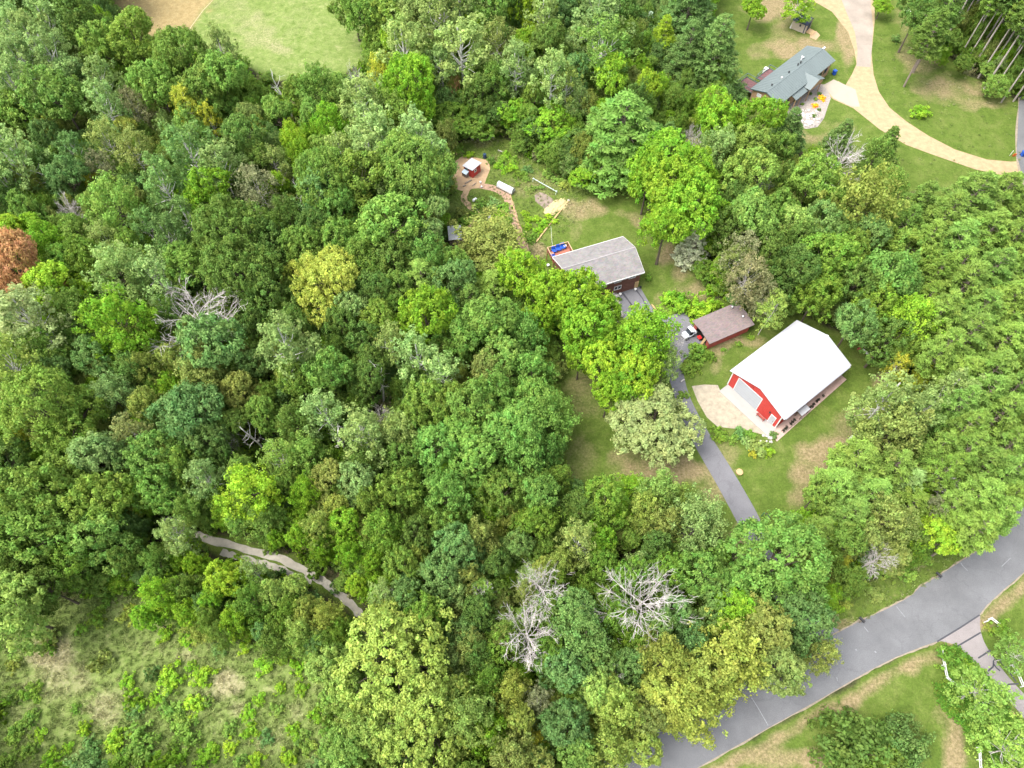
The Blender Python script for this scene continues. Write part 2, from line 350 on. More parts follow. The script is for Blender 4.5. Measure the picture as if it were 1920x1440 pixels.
up = poly('980,1515 1150,1412 1280,1340 1450,1248 1570,1187 1613,1164 1660,1143 1695,1125 1712,1114 1724,1101 1757,1081 1793,1058 1843,1027 1885,985 1920,938 1965,850 1980,700 1958,500 1930,380 1906,290 1910,200 1920,100 1932,0 1945,-90')
lo = poly('1100,1557 1307,1440 1440,1365 1543,1308 1600,1274 1640,1252 1680,1232 1730,1212 1757,1203 1800,1176 1837,1152 1850,1135 1880,1107 1920,1073 2000,960 2055,850 2068,700 2040,500 2003,380 1976,290 1974,200 1978,100 1985,0 1992,-90')
pts = [at(*p) for p in up] + [at(*p) for p in reversed(lo)]
flat_poly('road', pts, .012, ASPH)
# worn grit along both edges of the road
for e, nm in ((up, 'road_shoulder'), (lo, 'road_shoulder')):
    L = smooth_line([at(*p)[:2] for p in e], 5); ribbon(nm, L, .34, .006, KERB, .1, 7)
def seal_line(L, wdt, m, z=.017, name='road_joint'):
    return ribbon(name, [at(*p)[:2] for p in L], wdt, z, m, .01, 3)
for s in ('1681,1137 1687,1145 1697,1157', '1801,1055 1806,1062 1814,1070', '1409,1308 1420,1325 1440,1360', '1569,1270 1570,1277', '1620,1175 1628,1185', '1878,1062 1895,1046'):
    seal_line(poly(s), .10, PALE_SEAL)
for s in ('1640,1221 1643,1224', '1604,1217 1606,1220'): seal_line(poly(s), .2, PALE_SEAL)
# neighbour's drive at the lower right
dr = smooth_line([at(*p)[:2] for p in poly('1760,1201 1790,1209 1808,1222 1840,1257 1872,1292 1908,1332 1945,1380')], 5)
dl_ = smooth_line([at(*p)[:2] for p in poly('1838,1152 1838,1178 1846,1205 1864,1234 1890,1268 1925,1306 1975,1356')], 5)
flat_poly('driveway', [Vector((p[0], p[1], 0)) for p in dr] + [Vector((p[0], p[1], 0)) for p in reversed(dl_)], .008, ASPH_O)
for s in ('1796,1211 1815,1200 1839,1186', '1834,1234 1845,1227 1857,1219', '1853,1258 1862,1250 1863,1240 1868,1233', '1863,1245 1868,1252 1875,1258', '1868,1233 1885,1250 1905,1278', '1880,1290 1893,1283 1910,1282', '1757,1203 1800,1177 1837,1153'):
    seal_line(poly(s), .2, DARK_LINE, .014, 'driveway_dark_line')  # crack lines in the neighbour's asphalt
# drive of the brown house, from the road to the garage and the shed
da = smooth_line([at(*p)[:2] for p in poly('1143,553 1152,580 1180,606 1215,640 1240,680 1256,715 1272,765 1300,830 1345,910 1385,985 1420,1060 1480,1165 1545,1206')], 5)
db = smooth_line([at(*p)[:2] for p in poly('1200,538 1222,575 1238,596 1262,590 1285,588 1300,612 1323,650 1300,662 1280,680 1284,712 1296,750 1325,805 1375,885 1425,973 1460,1055 1520,1150 1585,1186')], 5)
flat_poly('driveway', [Vector((p[0], p[1], 0)) for p in da] + [Vector((p[0], p[1], 0)) for p in reversed(db)], .004, ASPH_D)
for s, wd in (('1167,549 1178,563 1188,577 1197,590', .32), ('1190,540 1205,560 1214,578 1222,592', .26), ('1262,625 1280,640 1300,645', .12)):
    ribbon('driveway_dark_line', [at(*p)[:2] for p in poly(s)], wd, .009, DARK_LINE, .05, 2)  # two broad near-black strips and a thin one on the drive
flat_poly('gravel_pad', [at(*p) for p in poly('1297,724 1320,721 1346,722 1352,737 1380,762 1410,790 1440,818 1420,812 1398,806 1370,803 1345,800 1325,782 1308,752')], .009, GRAVEL_P)
# gravel drive and asphalt patch by the far house
flat_poly('gravel_drive', [at(*p) for p in poly('1515,-60 1522,0 1560,22 1590,60 1602,95 1606,120 1597,140 1585,160 1572,152 1548,158 1546,170 1562,186 1600,203 1650,243 1700,272 1760,294 1830,318 1880,328 1913,331 1917,302 1895,303 1850,299 1790,280 1740,254 1700,228 1668,202 1648,172 1638,140 1634,100 1640,40 1640,0 1650,-60')], .004, GRAVEL)
flat_poly('driveway', [at(*p) for p in poly('1570,-60 1578,0 1590,30 1603,60 1608,95 1606,124 1632,126 1634,100 1637,50 1632,0 1630,-60')], .01, asphalt('dusty_asphalt', (.31, .265, .22), .2))
flat_poly('parking_slab', [at(*p) for p in poly('1543,160 1563,149 1604,168 1612,200 1597,200 1563,184')], .015, mat('tan_concrete', (.36, .315, .25), .85, .08, .5, .1, 20, detail=6))
# the track through the wood: two wheel ruts
for s, wd in (('272,970 310,983 345,996 400,1013 470,1032 540,1054 600,1086 640,1116 672,1148 700,1182', 1.1), ('415,1034 440,1043 470,1050 520,1064 550,1078 585,1090', .85)):
    ribbon('dirt_track', smooth_line([at(*p)[:2] for p in poly(s)], 6), wd, .0, TRACK, .14, 5)
# field boundary, garden paths, bare run
ribbon('field_path', [at(*p)[:2] for p in poly('399,0 380,20 360,48 345,68 333,82')], .22, .0, mat('pale_chaff', (.45, .37, .24), .95, .15, 3), .08, 4)
flat_poly('chicken_run', [at(*p) for p in poly('867,293 890,295 917,301 919,318 912,335 906,352 886,354 866,358 848,352 842,325 848,306')], .0, DIRT)
ribbon('garden_path', smooth_line([at(*p)[:2] for p in poly('900,348 922,352 942,361 954,377 961,400 969,425 975,445 984,468 978,486')], 6), 1.5, .004, MULCH, .1, 6)
ribbon('garden_path', smooth_line([at(*p)[:2] for p in poly('880,350 870,372 882,388 893,398 889,415 876,432 865,452')], 6), 1.15, .002, DIRT, .15, 6)
flat_poly('garden_bed', [at(*p) for p in poly('1002,366 1012,360 1024,364 1038,374 1034,386 1022,392 1012,384 1004,378')], .0, SOIL)
flat_poly('stone_bed', [at(*p) for p in poly('1456,214 1470,196 1500,176 1520,158 1548,158 1558,184 1552,200 1545,222 1533,238 1512,242 1492,234')], .008, mat('pale_stone_chips', (.31, .275, .24), .9, .3, 3, .6, 10, detail=8))
flat_poly('plank_patch', [at(*p) for p in poly('1520,62 1530,58 1538,66 1530,75 1518,70')], .004, DIRT)

# ------------------------------------------------------------------ buildings
RED = mat('barn_red', (.52, .055, .045), .6, .10, 1.5, 0, detail=3); WHITE = mat('white_metal', (.455, .46, .48), .45, .035, .6, 0, detail=3, spec=.4)
TRIM = mat('white_trim', (.78, .77, .75), .6, .05, 2); DOORG = mat('door_panel', (.44, .46, .49), .55, .04, 1); DARK = mat('shade_black', (.02, .018, .016), .9, .3, 3)
GLASS = mat('window_glass', (.04, .05, .06), .08, .2, 1, spec=.9); STEEL = mat('galvanised', (.55, .56, .58), .35, .1, 3, metallic=.7)
TIMBER = mat('new_timber', (.50, .34, .17), .8, .2, 3, .2); OLDWOOD = mat('grey_timber', (.27, .22, .17), .9, .25, 3, .3); BLACK = mat('black_plastic', (.025, .025, .028), .5, .2, 4)
CEDAR = mat('stained_deck', (.36, .13, .09), .75, .18, 2, .2); BRICKRED = mat('faded_red', (.40, .09, .07), .75, .2, 2, .1)
BLUE = mat('blue_plastic', (.02, .09, .45), .45, .15, 4); TERRA = mat('terracotta', (.55, .27, .18), .8, .15, 5); GREENP = mat('green_paint', (.05, .22, .10), .6, .1, 4)
ROCKM = mat('field_stone', (.33, .30, .27), .9, .3, 2, .4); ROCKP = mat('pale_stone', (.46, .43, .39), .9, .22, 2, .4)

def shingle(name, c, var, row=.16):
    m = mat(name, c, .9, var, 1.1, .0, detail=8); n = m.node_tree; b = n.nodes['Principled BSDF']
    tc = n.nodes.new('ShaderNodeTexCoord'); vo = n.nodes.new('ShaderNodeTexVoronoi'); vo.inputs['Scale'].default_value = 3.2
    mp = n.nodes.new('ShaderNodeMapping'); mp.inputs['Scale'].default_value = (1, 2.2, 2.2)
    n.links.new(tc.outputs['Object'], mp.inputs[0]); n.links.new(mp.outputs[0], vo.inputs['Vector'])
    old = b.inputs['Base Color'].links[0].from_socket
    mx = n.nodes.new('ShaderNodeMix'); mx.data_type = 'RGBA'; mx.blend_type = 'OVERLAY'; mx.inputs[0].default_value = .16
    n.links.new(old, mx.inputs[6]); n.links.new(vo.outputs['Color'], mx.inputs[7])
    hs = n.nodes.new('ShaderNodeHueSaturation'); hs.inputs['Saturation'].default_value = .55
    n.links.new(mx.outputs[2], hs.inputs['Color']); n.links.new(hs.outputs[0], b.inputs['Base Color'])
    return m
SH_GREY = shingle('grey_shingles', (.215, .19, .178), .2); SH_BROWN = shingle('brown_shingles', (.20, .125, .115), .13)

def slope(root, L, W, He, Hr, oe, og, m, front, t=.14, name='roof_slope'):
    sl = (Hr - He) / (W / 2); ez = He - sl * oe
    if front: y0, y1 = -W / 2, -(W + oe)
    else: y0, y1 = -W / 2, oe
    out = [(-og, y0, Hr), (-og, y1, ez), (-og, y1, ez - t), (-og, y0, Hr - t)]
    return MB().prism(out, (L + 2 * og, 0, 0)).build(name, m, root)
def walls(root, L, W, He, Hr, m, t=.16, drop=.17, rib=None, ribm=None, z0=0.0):
    h = He - drop; hr = Hr - drop; obs = []
    obs.append(MB().box(0, L, -W, -W + t, z0, h).build('wall', m, root))
    obs.append(MB().box(0, L, -t, 0, z0, h).build('wall', m, root))
    for x in (0, L - t):
        p = [(x, -t - .002, z0), (x, -W + t + .002, z0), (x, -W + t + .002, h), (x, -W / 2, hr), (x, -t - .002, h)]
        obs.append(MB().prism(p, (t, 0, 0)).build('gable_wall', m, root))
    if rib:
        for k in range(int(L / rib)):
            pass
        b = MB()
        for k in range(1, int(L / rib)):
            x = k * rib; b.box(x - .025, x + .025, -W - .02, -W + .01, z0, h)
        o = b.build('wall_ribs', ribm, obs[0]); o['kind'] = 'stuff'
        b = MB()
        for k in range(1, int(W / rib)):
            y = -k * rib; top = h + (hr - h) * (1 - abs(y + W / 2) / (W / 2)); b.box(-.02, .01, y - .025, y + .025, z0, top - .01)
        o = b.build('wall_ribs', ribm, obs[2]); o['kind'] = 'stuff'
    return obs
def window(root, W, a0, a1, z0, z1, plane='F', fm=TRIM, gm=GLASS, fw=.09, bars=0, name='window'):
    """frame with the pane as its child; plane F: the wall y=-W, plane L: the wall x=0 (a runs along y downwards)"""
    def bx(b, p0, p1, q0, q1, d0, d1):
        if plane == 'F': b.box(p0, p1, -W - d1, -W - d0, q0, q1)
        elif plane == 'L': b.box(-d1, -d0, -p1, -p0, q0, q1)
    b = MB(); bx(b, a0, a1, z1 - fw, z1, -.01, .06); bx(b, a0, a1, z0, z0 + fw, -.01, .07)
    bx(b, a0, a0 + fw, z0 + fw, z1 - fw, -.01, .06); bx(b, a1 - fw, a1, z0 + fw, z1 - fw, -.01, .06)
    for k in range(bars):
        m_ = a0 + (a1 - a0) * (k + 1) / (bars + 1); bx(b, m_ - fw / 2, m_ + fw / 2, z0 + fw, z1 - fw, -.01, .055)
    f = b.build(name, fm, root); g = MB(); bx(g, a0 + fw, a1 - fw, z0 + fw, z1 - fw, .005, .02); g.build('pane', gm, f)
    return f

# --- red barn
LB, WB, HE, HR = 15.31, 10.14, 3.94, 5.7
barn = empty('barn', (34.89, 59.18, 0), R(37.98), 'big red metal barn with a white gable roof and wide grey overhead door', 'barn')
walls(barn, LB, WB, HE, HR, RED, rib=.32, ribm=RED)
for fr in (True, False): slope(barn, LB, WB, HE, HR, .5, .3, WHITE, fr, .12)
MB().prism([(-.31, -WB / 2 + .17, HR - .03), (-.31, -WB / 2, HR + .04), (-.31, -WB / 2 - .17, HR - .03), (-.31, -WB / 2, HR - .01)], (LB + .62, 0, 0)).build('ridge_cap', mat('ridge_cap', (.66, .66, .68), .5, .05, 1), barn)
rb = MB()
for k in range(1, 17):
    x = -.3 + k * .935
    for s in (-1, 1):
        y0 = -WB / 2 + s * .2; y1 = -WB / 2 + s * (WB / 2 + .5); z0 = HR - (HR - HE) / (WB / 2) * .2; z1 = HE - (HR - HE) / (WB / 2) * .5
        rb.prism([(x - .015, y0, z0 - .004), (x - .015, y1, z1 - .004), (x - .015, y1, z1 + .02), (x - .015, y0, z0 + .02)], (.03, 0, 0))
o = rb.build('roof_seams', WHITE, barn); o['kind'] = 'stuff'
for yy in (0.0, -WB + .0):
    MB().box(-.05, .12, yy - .12 if yy == 0 else yy - .04, yy + .04 if yy == 0 else yy + .12, 0, HE - .2).build('corner_trim', TRIM, barn)
door = MB(); door.box(-.03, .02, -6.17, -1.24, 3.5, 3.62); door.box(-.03, .02, -1.36, -1.24, 0, 3.5); door.box(-.03, .02, -6.17, -6.05, 0, 3.5)
door = door.build('door_frame', TRIM, barn)
for k in range(6): MB().box(-.045, .01, -6.045, -1.365, .02 + k * .58, .585 + k * .58).build('door_panel', DOORG, door)
d2 = MB().box(-.06, .02, -9.52, -8.5, .02, 2.25).build('side_door', TRIM, barn); MB().box(-.085, -.06, -9.42, -8.6, .1, 2.15).build('door_leaf', WHITE, d2); MB().box(-.12, -.085, -9.34, -9.26, 1.0, 1.12).build('handle', BLACK, d2)
MB().lathe([(.05, 0), (.13, .05), (.13, .25), (.04, .32)], (-.18, -8.2, 2.3), 8).build('wall_lantern', BLACK, barn)
MB().box(-.22, .0, -4.0, -3.7, 4.25, 4.4).build('wall_light', mat('lamp_housing', (.35, .05, .04), .5), barn)
MB().box(-2.05, -.003, -10.42, -.12, -.05, .06).build('concrete_apron', CONC, barn)
MB().box(.0, LB, -WB - .64, -WB - .5, HE - .36, HE - .22).build('gutter', mat('gutter_shade_grey', (.33, .34, .37), .5, .1, 2), barn)  # gutter toned grey, the shadow line under this eave put into its colour
# lean-to on the long side
lt = empty('lean_to_shelter', barn.matrix_basis @ Vector((4.0, -10.55, 0)), R(37.98), 'small lean-to with white metal roof against the long side of the red barn', 'lean-to')
MB().prism([(0, 0, 1.52), (0, -.98, 1.4), (0, -.98, 1.33), (0, 0, 1.45)], (2.02, 0, 0)).build('roof', WHITE, lt)
for x in (.08, 1.86):
    for y in (-.12, -.9): MB().box(x, x + .09, y - .05, y + .04, 0, 1.36).build('post', OLDWOOD, lt)
MB().box(.05, 1.95, -.12, -.06, .2, .95).build('side_board', OLDWOOD, lt)
# gravel strip along the long side and its row of small plants
bl = lambda x, b, z=0: barn.matrix_basis @ Vector((x, -b, z))
flat_poly('gravel_bed', [bl(*p) for p in ((-.3, 10.16), (15.9, 10.16), (15.9, 11.35), (3, 11.75), (-1.6, 11.9), (-1.2, 10.5))], .004, mat('pink_gravel', (.46, .33, .28), .95, .2, 2, .5, 14, detail=8))
MB().box(0, 4.2, 0, .12, 0, .16).build('t', OLDWOOD).location = bl(0, 0)
tb = bpy.data.objects['t']; tb.name = 'landscape_timber'; tb.location = bl(.4, 11.62); tb.rotation_euler = (0, 0, R(37.98)); tag(tb, 'grey landscape timber edging the gravel strip near the barn corner', 'timber')

# bench, planter and door step by the front wall
def bench(name, root_loc, rz, L, m, label):
    t = empty(name, root_loc, rz, label, 'bench')
    for k in range(3): MB().box(0, L, -.45 + k * .15, -.45 + k * .15 + .125, .42, .46).build('seat_slat', m, t)
    for k in range(3): MB().prism([(0, .02 + k * .03, .55 + k * .14), (0, .06 + k * .03, .55 + k * .14), (0, .09 + k * .03, .66 + k * .14), (0, .05 + k * .03, .66 + k * .14)], (L, 0, 0)).build('back_slat', m, t)
    for x in (.05, L - .13):
        MB().box(x, x + .08, -.42, -.34, 0, .42).build('leg', m, t); MB().box(x, x + .08, -.06, .02, 0, .95).build('leg', m, t); MB().box(x, x + .08, -.46, .02, .62, .67).build('armrest', m, t)
    return t
bench('bench', bl(-.75, 8.25), R(37.98 + 90), 1.5, BRICKRED, 'red slatted bench against the red front wall of the barn')
# red and white bench beyond the barn, by the wood
t = empty('painted_bench', bl(22.15, 11.5), R(37.98 + 90), 'long low red and white painted bench at the wood edge behind the barn', 'bench')
MB().box(0, .95, -.4, .4, .38, .46).build('seat_end', BRICKRED, t); MB().box(2.25, 2.85, -.4, .4, .38, .46).build('seat_end', BRICKRED, t)
MB().box(.97, 2.23, -.38, .12, .40, .47).build('seat', TRIM, t); MB().box(.6, 2.6, -.6, -.5, .75, .82).build('back_rail', OLDWOOD, t)
for x in (.1, .8, 2.3, 2.7): MB().box(x, x + .09, -.58, -.44, 0, .76).build('leg', BRICKRED, t); MB().box(x, x + .09, .25, .36, 0, .379).build('leg', BRICKRED, t)

# --- brown shed
LS, WS, HES, HRS = 8.15, 4.37, 2.4, 2.72
shed = empty('shed', (30.6, 69.84, 0), R(25.76), 'low shed with a brown shingle roof and red open front beside the drive', 'shed')
MB().box(0, LS, -WS, -WS + .14, 0, HES - .16).build('wall', BRICKRED, shed); MB().box(0, LS, -.14, 0, 0, HES - .16).build('wall', BRICKRED, shed)
MB().prism([(LS - .14, -.145, 0), (LS - .14, -WS + .145, 0), (LS - .14, -WS + .145, HES - .16), (LS - .14, -WS / 2, HRS - .16), (LS - .14, -.145, HES - .16)], (.14, 0, 0)).build('gable_wall', BRICKRED, shed)
MB().box(0, .1, -WS + .145, -WS + .7, 0, HES - .18).build('front_post', BRICKRED, shed); MB().box(0, .1, -.7, -.145, 0, HES - .18).build('front_post', BRICKRED, shed)
MB().prism([(.02, -.145, 2.02), (.02, -WS + .145, 2.02), (.02, -WS + .145, HES - .17), (.02, -WS / 2, HRS - .18), (.02, -.145, HES - .17)], (.08, 0, 0)).build('gable_board', BRICKRED, shed)
MB().box(.15, LS - .15, -WS + .15, -.15, -.01, .03).build('floor', DARK, shed)  # near-black floor: shade inside the open shed put into the colour
for fr in (True, False): slope(shed, LS, WS, HES, HRS, .4, .4, SH_BROWN, fr, .12)
for x, b_, h in ((7.0, .35, .45), (7.5, 2.75, .22)):
    MB().lathe([(.09, 0), (.09, h), (.19, h), (.19, h + .05), (.05, h + .14)], (x, -b_, HRS - abs(b_ - WS / 2) * .147), 10).build('roof_vent', STEEL, shed)
sl_ = lambda x, b, z=0: shed.matrix_basis @ Vector((x, -b, z))
# plank leaning on the shed front
pl = MB().prism([(-.55, -3.5, 0), (-.5, -3.5, 0), (-.03, -3.5, 1.75), (-.08, -3.5, 1.75)], (0, .45, 0)).build('leaning_plank', TIMBER); pl.matrix_basis = shed.matrix_basis.copy(); tag(pl, 'pale plywood board leaning on the front of the brown-roofed shed', 'board')
# red cart
ct = empty('yard_cart', sl_(-.1, 2.05), R(25.76), 'small red yard cart at the open front of the brown-roofed shed', 'cart')
MB().prism([(-.45, -.5, .75), (.45, -.5, .75), (.3, -.5, .35), (-.3, -.5, .35)], (0, .95, 0)).build('tray', mat('cart_red', (.62, .03, .03), .45, .1, 3), ct)
for y in (-.56, .5): 
    b = MB(); b.tube([(0, y, .2), (0, y + .08, .2)], .2, 12); b.build('wheel', BLACK, ct)
b = MB(); b.tube([(.3, -.3, .6), (.95, -.3, .7)], .025, 6); b.build('handle', BLACK, ct); b = MB(); b.tube([(.3, .3, .6), (.95, .3, .7)], .025, 6); b.build('handle', BLACK, ct); ct.scale = (.72, .72, .8)
# white utility vehicle
VW = mat('vehicle_white', (.78, .80, .83), .3, .04, 2, spec=.5)
uv = empty('utility_vehicle', sl_(-2.55, .75), R(25.76 + 4), 'white open utility vehicle with black seats parked beside the brown-roofed shed', 'vehicle')
MB().prism([(.05, -.62, .42), (2.45, -.62, .42), (2.45, -.62, .8), (1.75, -.62, .82), (1.6, -.62, .55), (.95, -.62, .55), (.8, -.62, .85), (.15, -.62, .78)], (0, 1.24, 0)).build('body', VW, uv)
MB().prism([(1.75, -.5, .86), (2.4, -.5, .86), (2.4, -.5, 1.0), (1.8, -.5, 1.02)], (0, 1.0, 0)).build('cargo_box', VW, uv)
MB().prism([(.2, -.55, .8), (.82, -.55, .87), (.82, -.55, .95), (.3, -.55, .9)], (0, 1.1, 0)).build('bonnet', VW, uv)
for y in (-.5, .06): MB().box(1.2, 1.62, y, y + .44, .56, .72).build('seat', BLACK, uv); MB().box(1.6, 1.72, y, y + .44, .72, 1.2).build('seat_back', BLACK, uv)
for y in (-.58, .58): b = MB(); b.tube([(.85, y, .85), (1.15, y, 1.75), (1.75, y, 1.75), (1.8, y, .85)], .03, 6); b.build('roll_bar', BLACK, uv)
MB().box(1.12, 1.75, -.6, .6, 1.76, 1.8).build('canopy', VW, uv); MB().prism([(.86, -.5, .95), (.88, -.5, .95), (1.12, -.5, 1.7), (1.10, -.5, 1.7)], (0, 1.0, 0)).build('windscreen', GLASS, uv)
for x in (.45, 2.0):
    for y in (-.72, .5):
        b = MB(); b.tube([(x, y, .3), (x, y + .22, .3)], .3, 14); wv = b.build('wheel', BLACK, uv); b = MB(); b.tube([(x, y - .01, .3), (x, y + .23, .3)], .13, 10); b.build('rim', STEEL, wv)
for y in (-.48, .36): MB().box(.08, .16, y, y + .14, .62, .74).build('headlight', GLASS, uv)
b = MB(); b.tube([(1.0, -.42, .95), (1.05, -.3, 1.05), (1.08, -.18, .95)], .02, 6); b.build('steering_wheel', BLACK, uv)

# --- brown house with grey roof
LH, WH, HEH, HRH = 12.66, 7.81, 4.5, 6.12
HB = mat('house_siding', (.17, .075, .055), .8, .12, 2); hs = empty('house', (7.53, 81.89, 0), R(20.52), 'two-storey brown house with grey shingle roof, garage doors and rear deck', 'house')
walls(hs, LH, WH, HEH, HRH, HB)
for fr in (True, False): slope(hs, LH, WH, HEH, HRH, .4, .4, SH_GREY, fr, .13)
MB().box(-.4, LH + .4, -WH - .47, -WH - .405, HEH - .42, HEH - .15).build('fascia', TRIM, hs); MB().box(-.4, LH + .4, .405, .47, HEH - .42, HEH - .15).build('fascia', TRIM, hs)
for fr in (1, -1):
    sl0 = (HRH - HEH) / (WH / 2)
    for x in (-.44, LH + .405):
        MB().prism([(x, -WH / 2, HRH - .01), (x, -WH / 2 + fr * (WH / 2 + .4), HEH - sl0 * .4 - .01), (x, -WH / 2 + fr * (WH / 2 + .4), HEH - sl0 * .4 - .2), (x, -WH / 2, HRH - .2)], (.035, 0, 0)).build('barge_board', TRIM, hs)
MB().box(-.4, LH + .4, -WH / 2 - .1, -WH / 2 + .1, HRH - .03, HRH + .03).build('ridge_cap', mat('ridge_shingle', (.30, .28, .28), .9, .15, 3), hs)
window(hs, WH, 7.85, 9.25, 1.15, 2.15, bars=1); window(hs, WH, 7.7, 9.0, 3.15, 3.85, bars=1); window(hs, WH, 10.4, 11.7, 3.15, 3.85, bars=1)
window(hs, WH, 1.5, 3.2, 2.9, 3.85, bars=1); window(hs, WH, 4.6, 6.2, 2.9, 3.85, bars=1)
gd = MB().box(9.45, 11.75, -WH - .05, -WH + .02, .02, 2.2).build('garage_door', mat('garage_brown', (.13, .06, .045), .7, .1, 2), hs)
for k in range(4): MB().box(9.5, 11.7, -WH - .075, -WH - .05, .06 + k * .54, .55 + k * .54).build('door_panel', HB, gd)
MB().box(11.85, 12.6, -WH - .12, -WH - .02, .15, 1.75).build('timber_screen', TIMBER, hs)
MB().box(-.02, LH + .02, -WH - .025, -WH + .01, 2.5, 2.62).build('belly_band', HB, hs)
hl = lambda x, b, z=0: hs.matrix_basis @ Vector((x, -b, z))
# deck
dk = MB()
for k in range(22): dk.box(-.1 + k * .18, .06 + k * .18, .41, 3.5, 2.46, 2.5)
deck = empty('deck', (0, 0, 0)); deck.parent = hs; o = dk.build('floor_boards', CEDAR, deck); o['kind'] = 'stuff'
for x, y in ((-.08, 3.42), (3.8, 3.42), (-.08, .5), (3.8, .5)): MB().box(x - .06, x + .06, y - .06, y + .06, 0, 3.42).build('post', CEDAR, deck)
RAILW = mat('weathered_rail', (.50, .33, .2), .8, .15, 3)
for p in ((-.16, 3.88, 3.36, 3.48), (-.16, -.02, .5, 3.36), (3.74, 3.88, .5, 3.36)): MB().box(p[0], p[1], p[2], p[3], 3.42, 3.47).build('rail', RAILW, deck)
bb = MB()
for k in range(24): bb.box(.02 + k * .16, .09 + k * .16, 3.40, 3.44, 2.5, 3.42)
for k in range(17): bb.box(-.11, -.07, .6 + k * .165, .67 + k * .165, 2.5, 3.42); bb.box(3.80, 3.84, .6 + k * .165, .67 + k * .165, 2.5, 3.42)
o = bb.build('balusters', CEDAR, deck); o['kind'] = 'stuff'
for p in ((-.1, 3.8, 3.3, 3.38),): MB().box(p[0], p[1], p[2], p[3], 2.2, 2.45).build('joist', CEDAR, deck)
# blue patio chairs on the deck
def chair(loc, rz, label):
    t = empty('patio_chair', loc, rz, label, 'chair', 'blue patio chairs on the deck')
    MB().prism([(-.32, -.38, .36), (.32, -.38, .36), (.32, -.38, .42), (-.32, -.38, .42)], (0, .62, 0)).build('seat', BLUE, t)
    MB().prism([(-.34, .22, .36), (-.34, .3, .36), (-.34, .5, 1.0), (-.34, .42, 1.0)], (.68, 0, 0)).build('backrest', BLUE, t)
    for x in (-.42, .34): MB().box(x, x + .1, -.42, .3, .56, .62).build('armrest', BLUE, t)
    for x in (-.38, .32):
        for y in (-.4, .22): MB().box(x, x + .07, y, y + .07, 0, .56).build('leg', BLUE, t)
for (x, y, rz, lb) in ((.95, -2.85, 0, 'blue patio chair on the deck, at the left end of the row along the rail'), (1.85, -2.95, 0, 'blue patio chair on the deck, in the middle of the row along the rail'), (2.75, -3.05, 0, 'blue patio chair on the deck, at the right end of the row along the rail'), (.35, -1.55, 95, 'blue patio chair on the deck standing alone nearest the roof edge')):
    chair(hl(x, y + .0, 2.5), R(20.52 + rz), lb)
# things on the deck
MB_ = lambda: MB()
def pot(loc, r, h, m, label, plant=True, pm=None):
    t = empty('plant_pot', loc, 0, label, 'plant pot'); MB().lathe([(r * .7, 0), (r, h * .85), (r * 1.12, h * .86), (r * 1.12, h), (r * .9, h), (r * .85, h * .8)], (0, 0, 0), 12).build('pot', m, t)
    return t
pot(hl(.35, -2.35, 2.5), .3, .45, TERRA, 'terracotta plant pot on the deck beside the blue chairs')
pot(hl(3.2, -3.15, 2.5), .26, .5, mat('cream_glaze', (.7, .62, .48), .4, .1, 4), 'cream pot at the far corner of the deck')
pot(hl(-.35, -2.1, 0), .24, .42, TRIM, 'white pot on the lawn below the left end of the deck')
# rocks that hold the bed left of the drive
rw = empty('rock_wall', at(1153, 552), 0, 'row of grey and white rocks holding the bank left of the driveway', 'rock wall')
for k in range(13):
    p = at(1150.5 + k * 1.2, 549 + k * 3.5); MB().rock((p.x - rw.location.x + random.Random(k).uniform(-.25, .25), p.y - rw.location.y, .15), .36 + .18 * ((k * 7) % 5) / 5, k, .75).build('rock', ROCKP if k % 3 else ROCKM, rw)
ribbon('retaining_edge', smooth_line([at(*p)[:2] for p in poly('1143,565 1149,585 1157,603')], 5), .5, .02, ROCKP, .1, 3, 'structure')
t = MB(); t.prism([(0, 0, 0), (5.6, 0, 0), (5.6, 0, .22), (0, 0, .22)], (0, .18, 0)); o = t.build('landscape_timber', TIMBER); p0 = at(1221, 572); p1 = at(1237, 593); o.location = p0; o.rotation_euler = (0, 0, math.atan2(p1.y - p0.y, p1.x - p0.x)); o.scale = ((p1 - p0).length / 5.6, 1, 1); tag(o, 'long tan timber edging the right side of the asphalt drive by the house', 'timber')
for (x, b, m, lb) in ((9.0, 8.35, TRIM, 'small white pot left of the garage door of the brown house'), (11.95, 8.3, TRIM, 'small white pot below the timber screen beside the garage door'), (12.95, 8.2, BLACK, 'black bin at the right corner of the brown house')):
    pot(hl(x, b), .2, .4, m, lb)
# clothes line from the deck to the garden edge
p0 = at(1033, 424, 1.9); p1 = hl(.9, -3.5, 3.4)
b = MB(); b.tube([p0, (p0 + p1) / 2 - Vector((0, 0, .25)), p1], .02, 4); tag(b.build('clothes_line', TRIM), 'thin pale line strung from the deck toward the garden timber', 'line')

# --- far house with green metal roof
LF, WF, HEF, HRF = 19.73, 6.37, 3.65, 4.62
GREENR = mat('green_metal_roof', (.135, .165, .16), .5, .06, .4, detail=3, spec=.5); TAN = mat('tan_siding', (.40, .26, .15), .8, .14, 2, detail=5)
fh = empty('house', (49.86, 127.99, 0), R(44.33), 'long tan house with green metal roof and a stone garden in front', 'house')
walls(fh, LF, WF, HEF, HRF, TAN)
for fr in (True, False): slope(fh, LF, WF, HEF, HRF, .4, .4, GREENR, fr, .12)
sm = MB()
for k in range(1, 34):
    x = -.4 + k * .6
    for s in (-1, 1):
        y1 = -WF / 2 + s * (WF / 2 + .4); z1 = HEF - (HRF - HEF) / (WF / 2) * .4
        sm.prism([(x, -WF / 2 + s * .06, HRF - .02), (x, y1, z1 - .004), (x, y1, z1 + .035), (x, -WF / 2 + s * .06, HRF + .02)], (.035, 0, 0))
o = sm.build('roof_seams', GREENR, fh); o['kind'] = 'stuff'
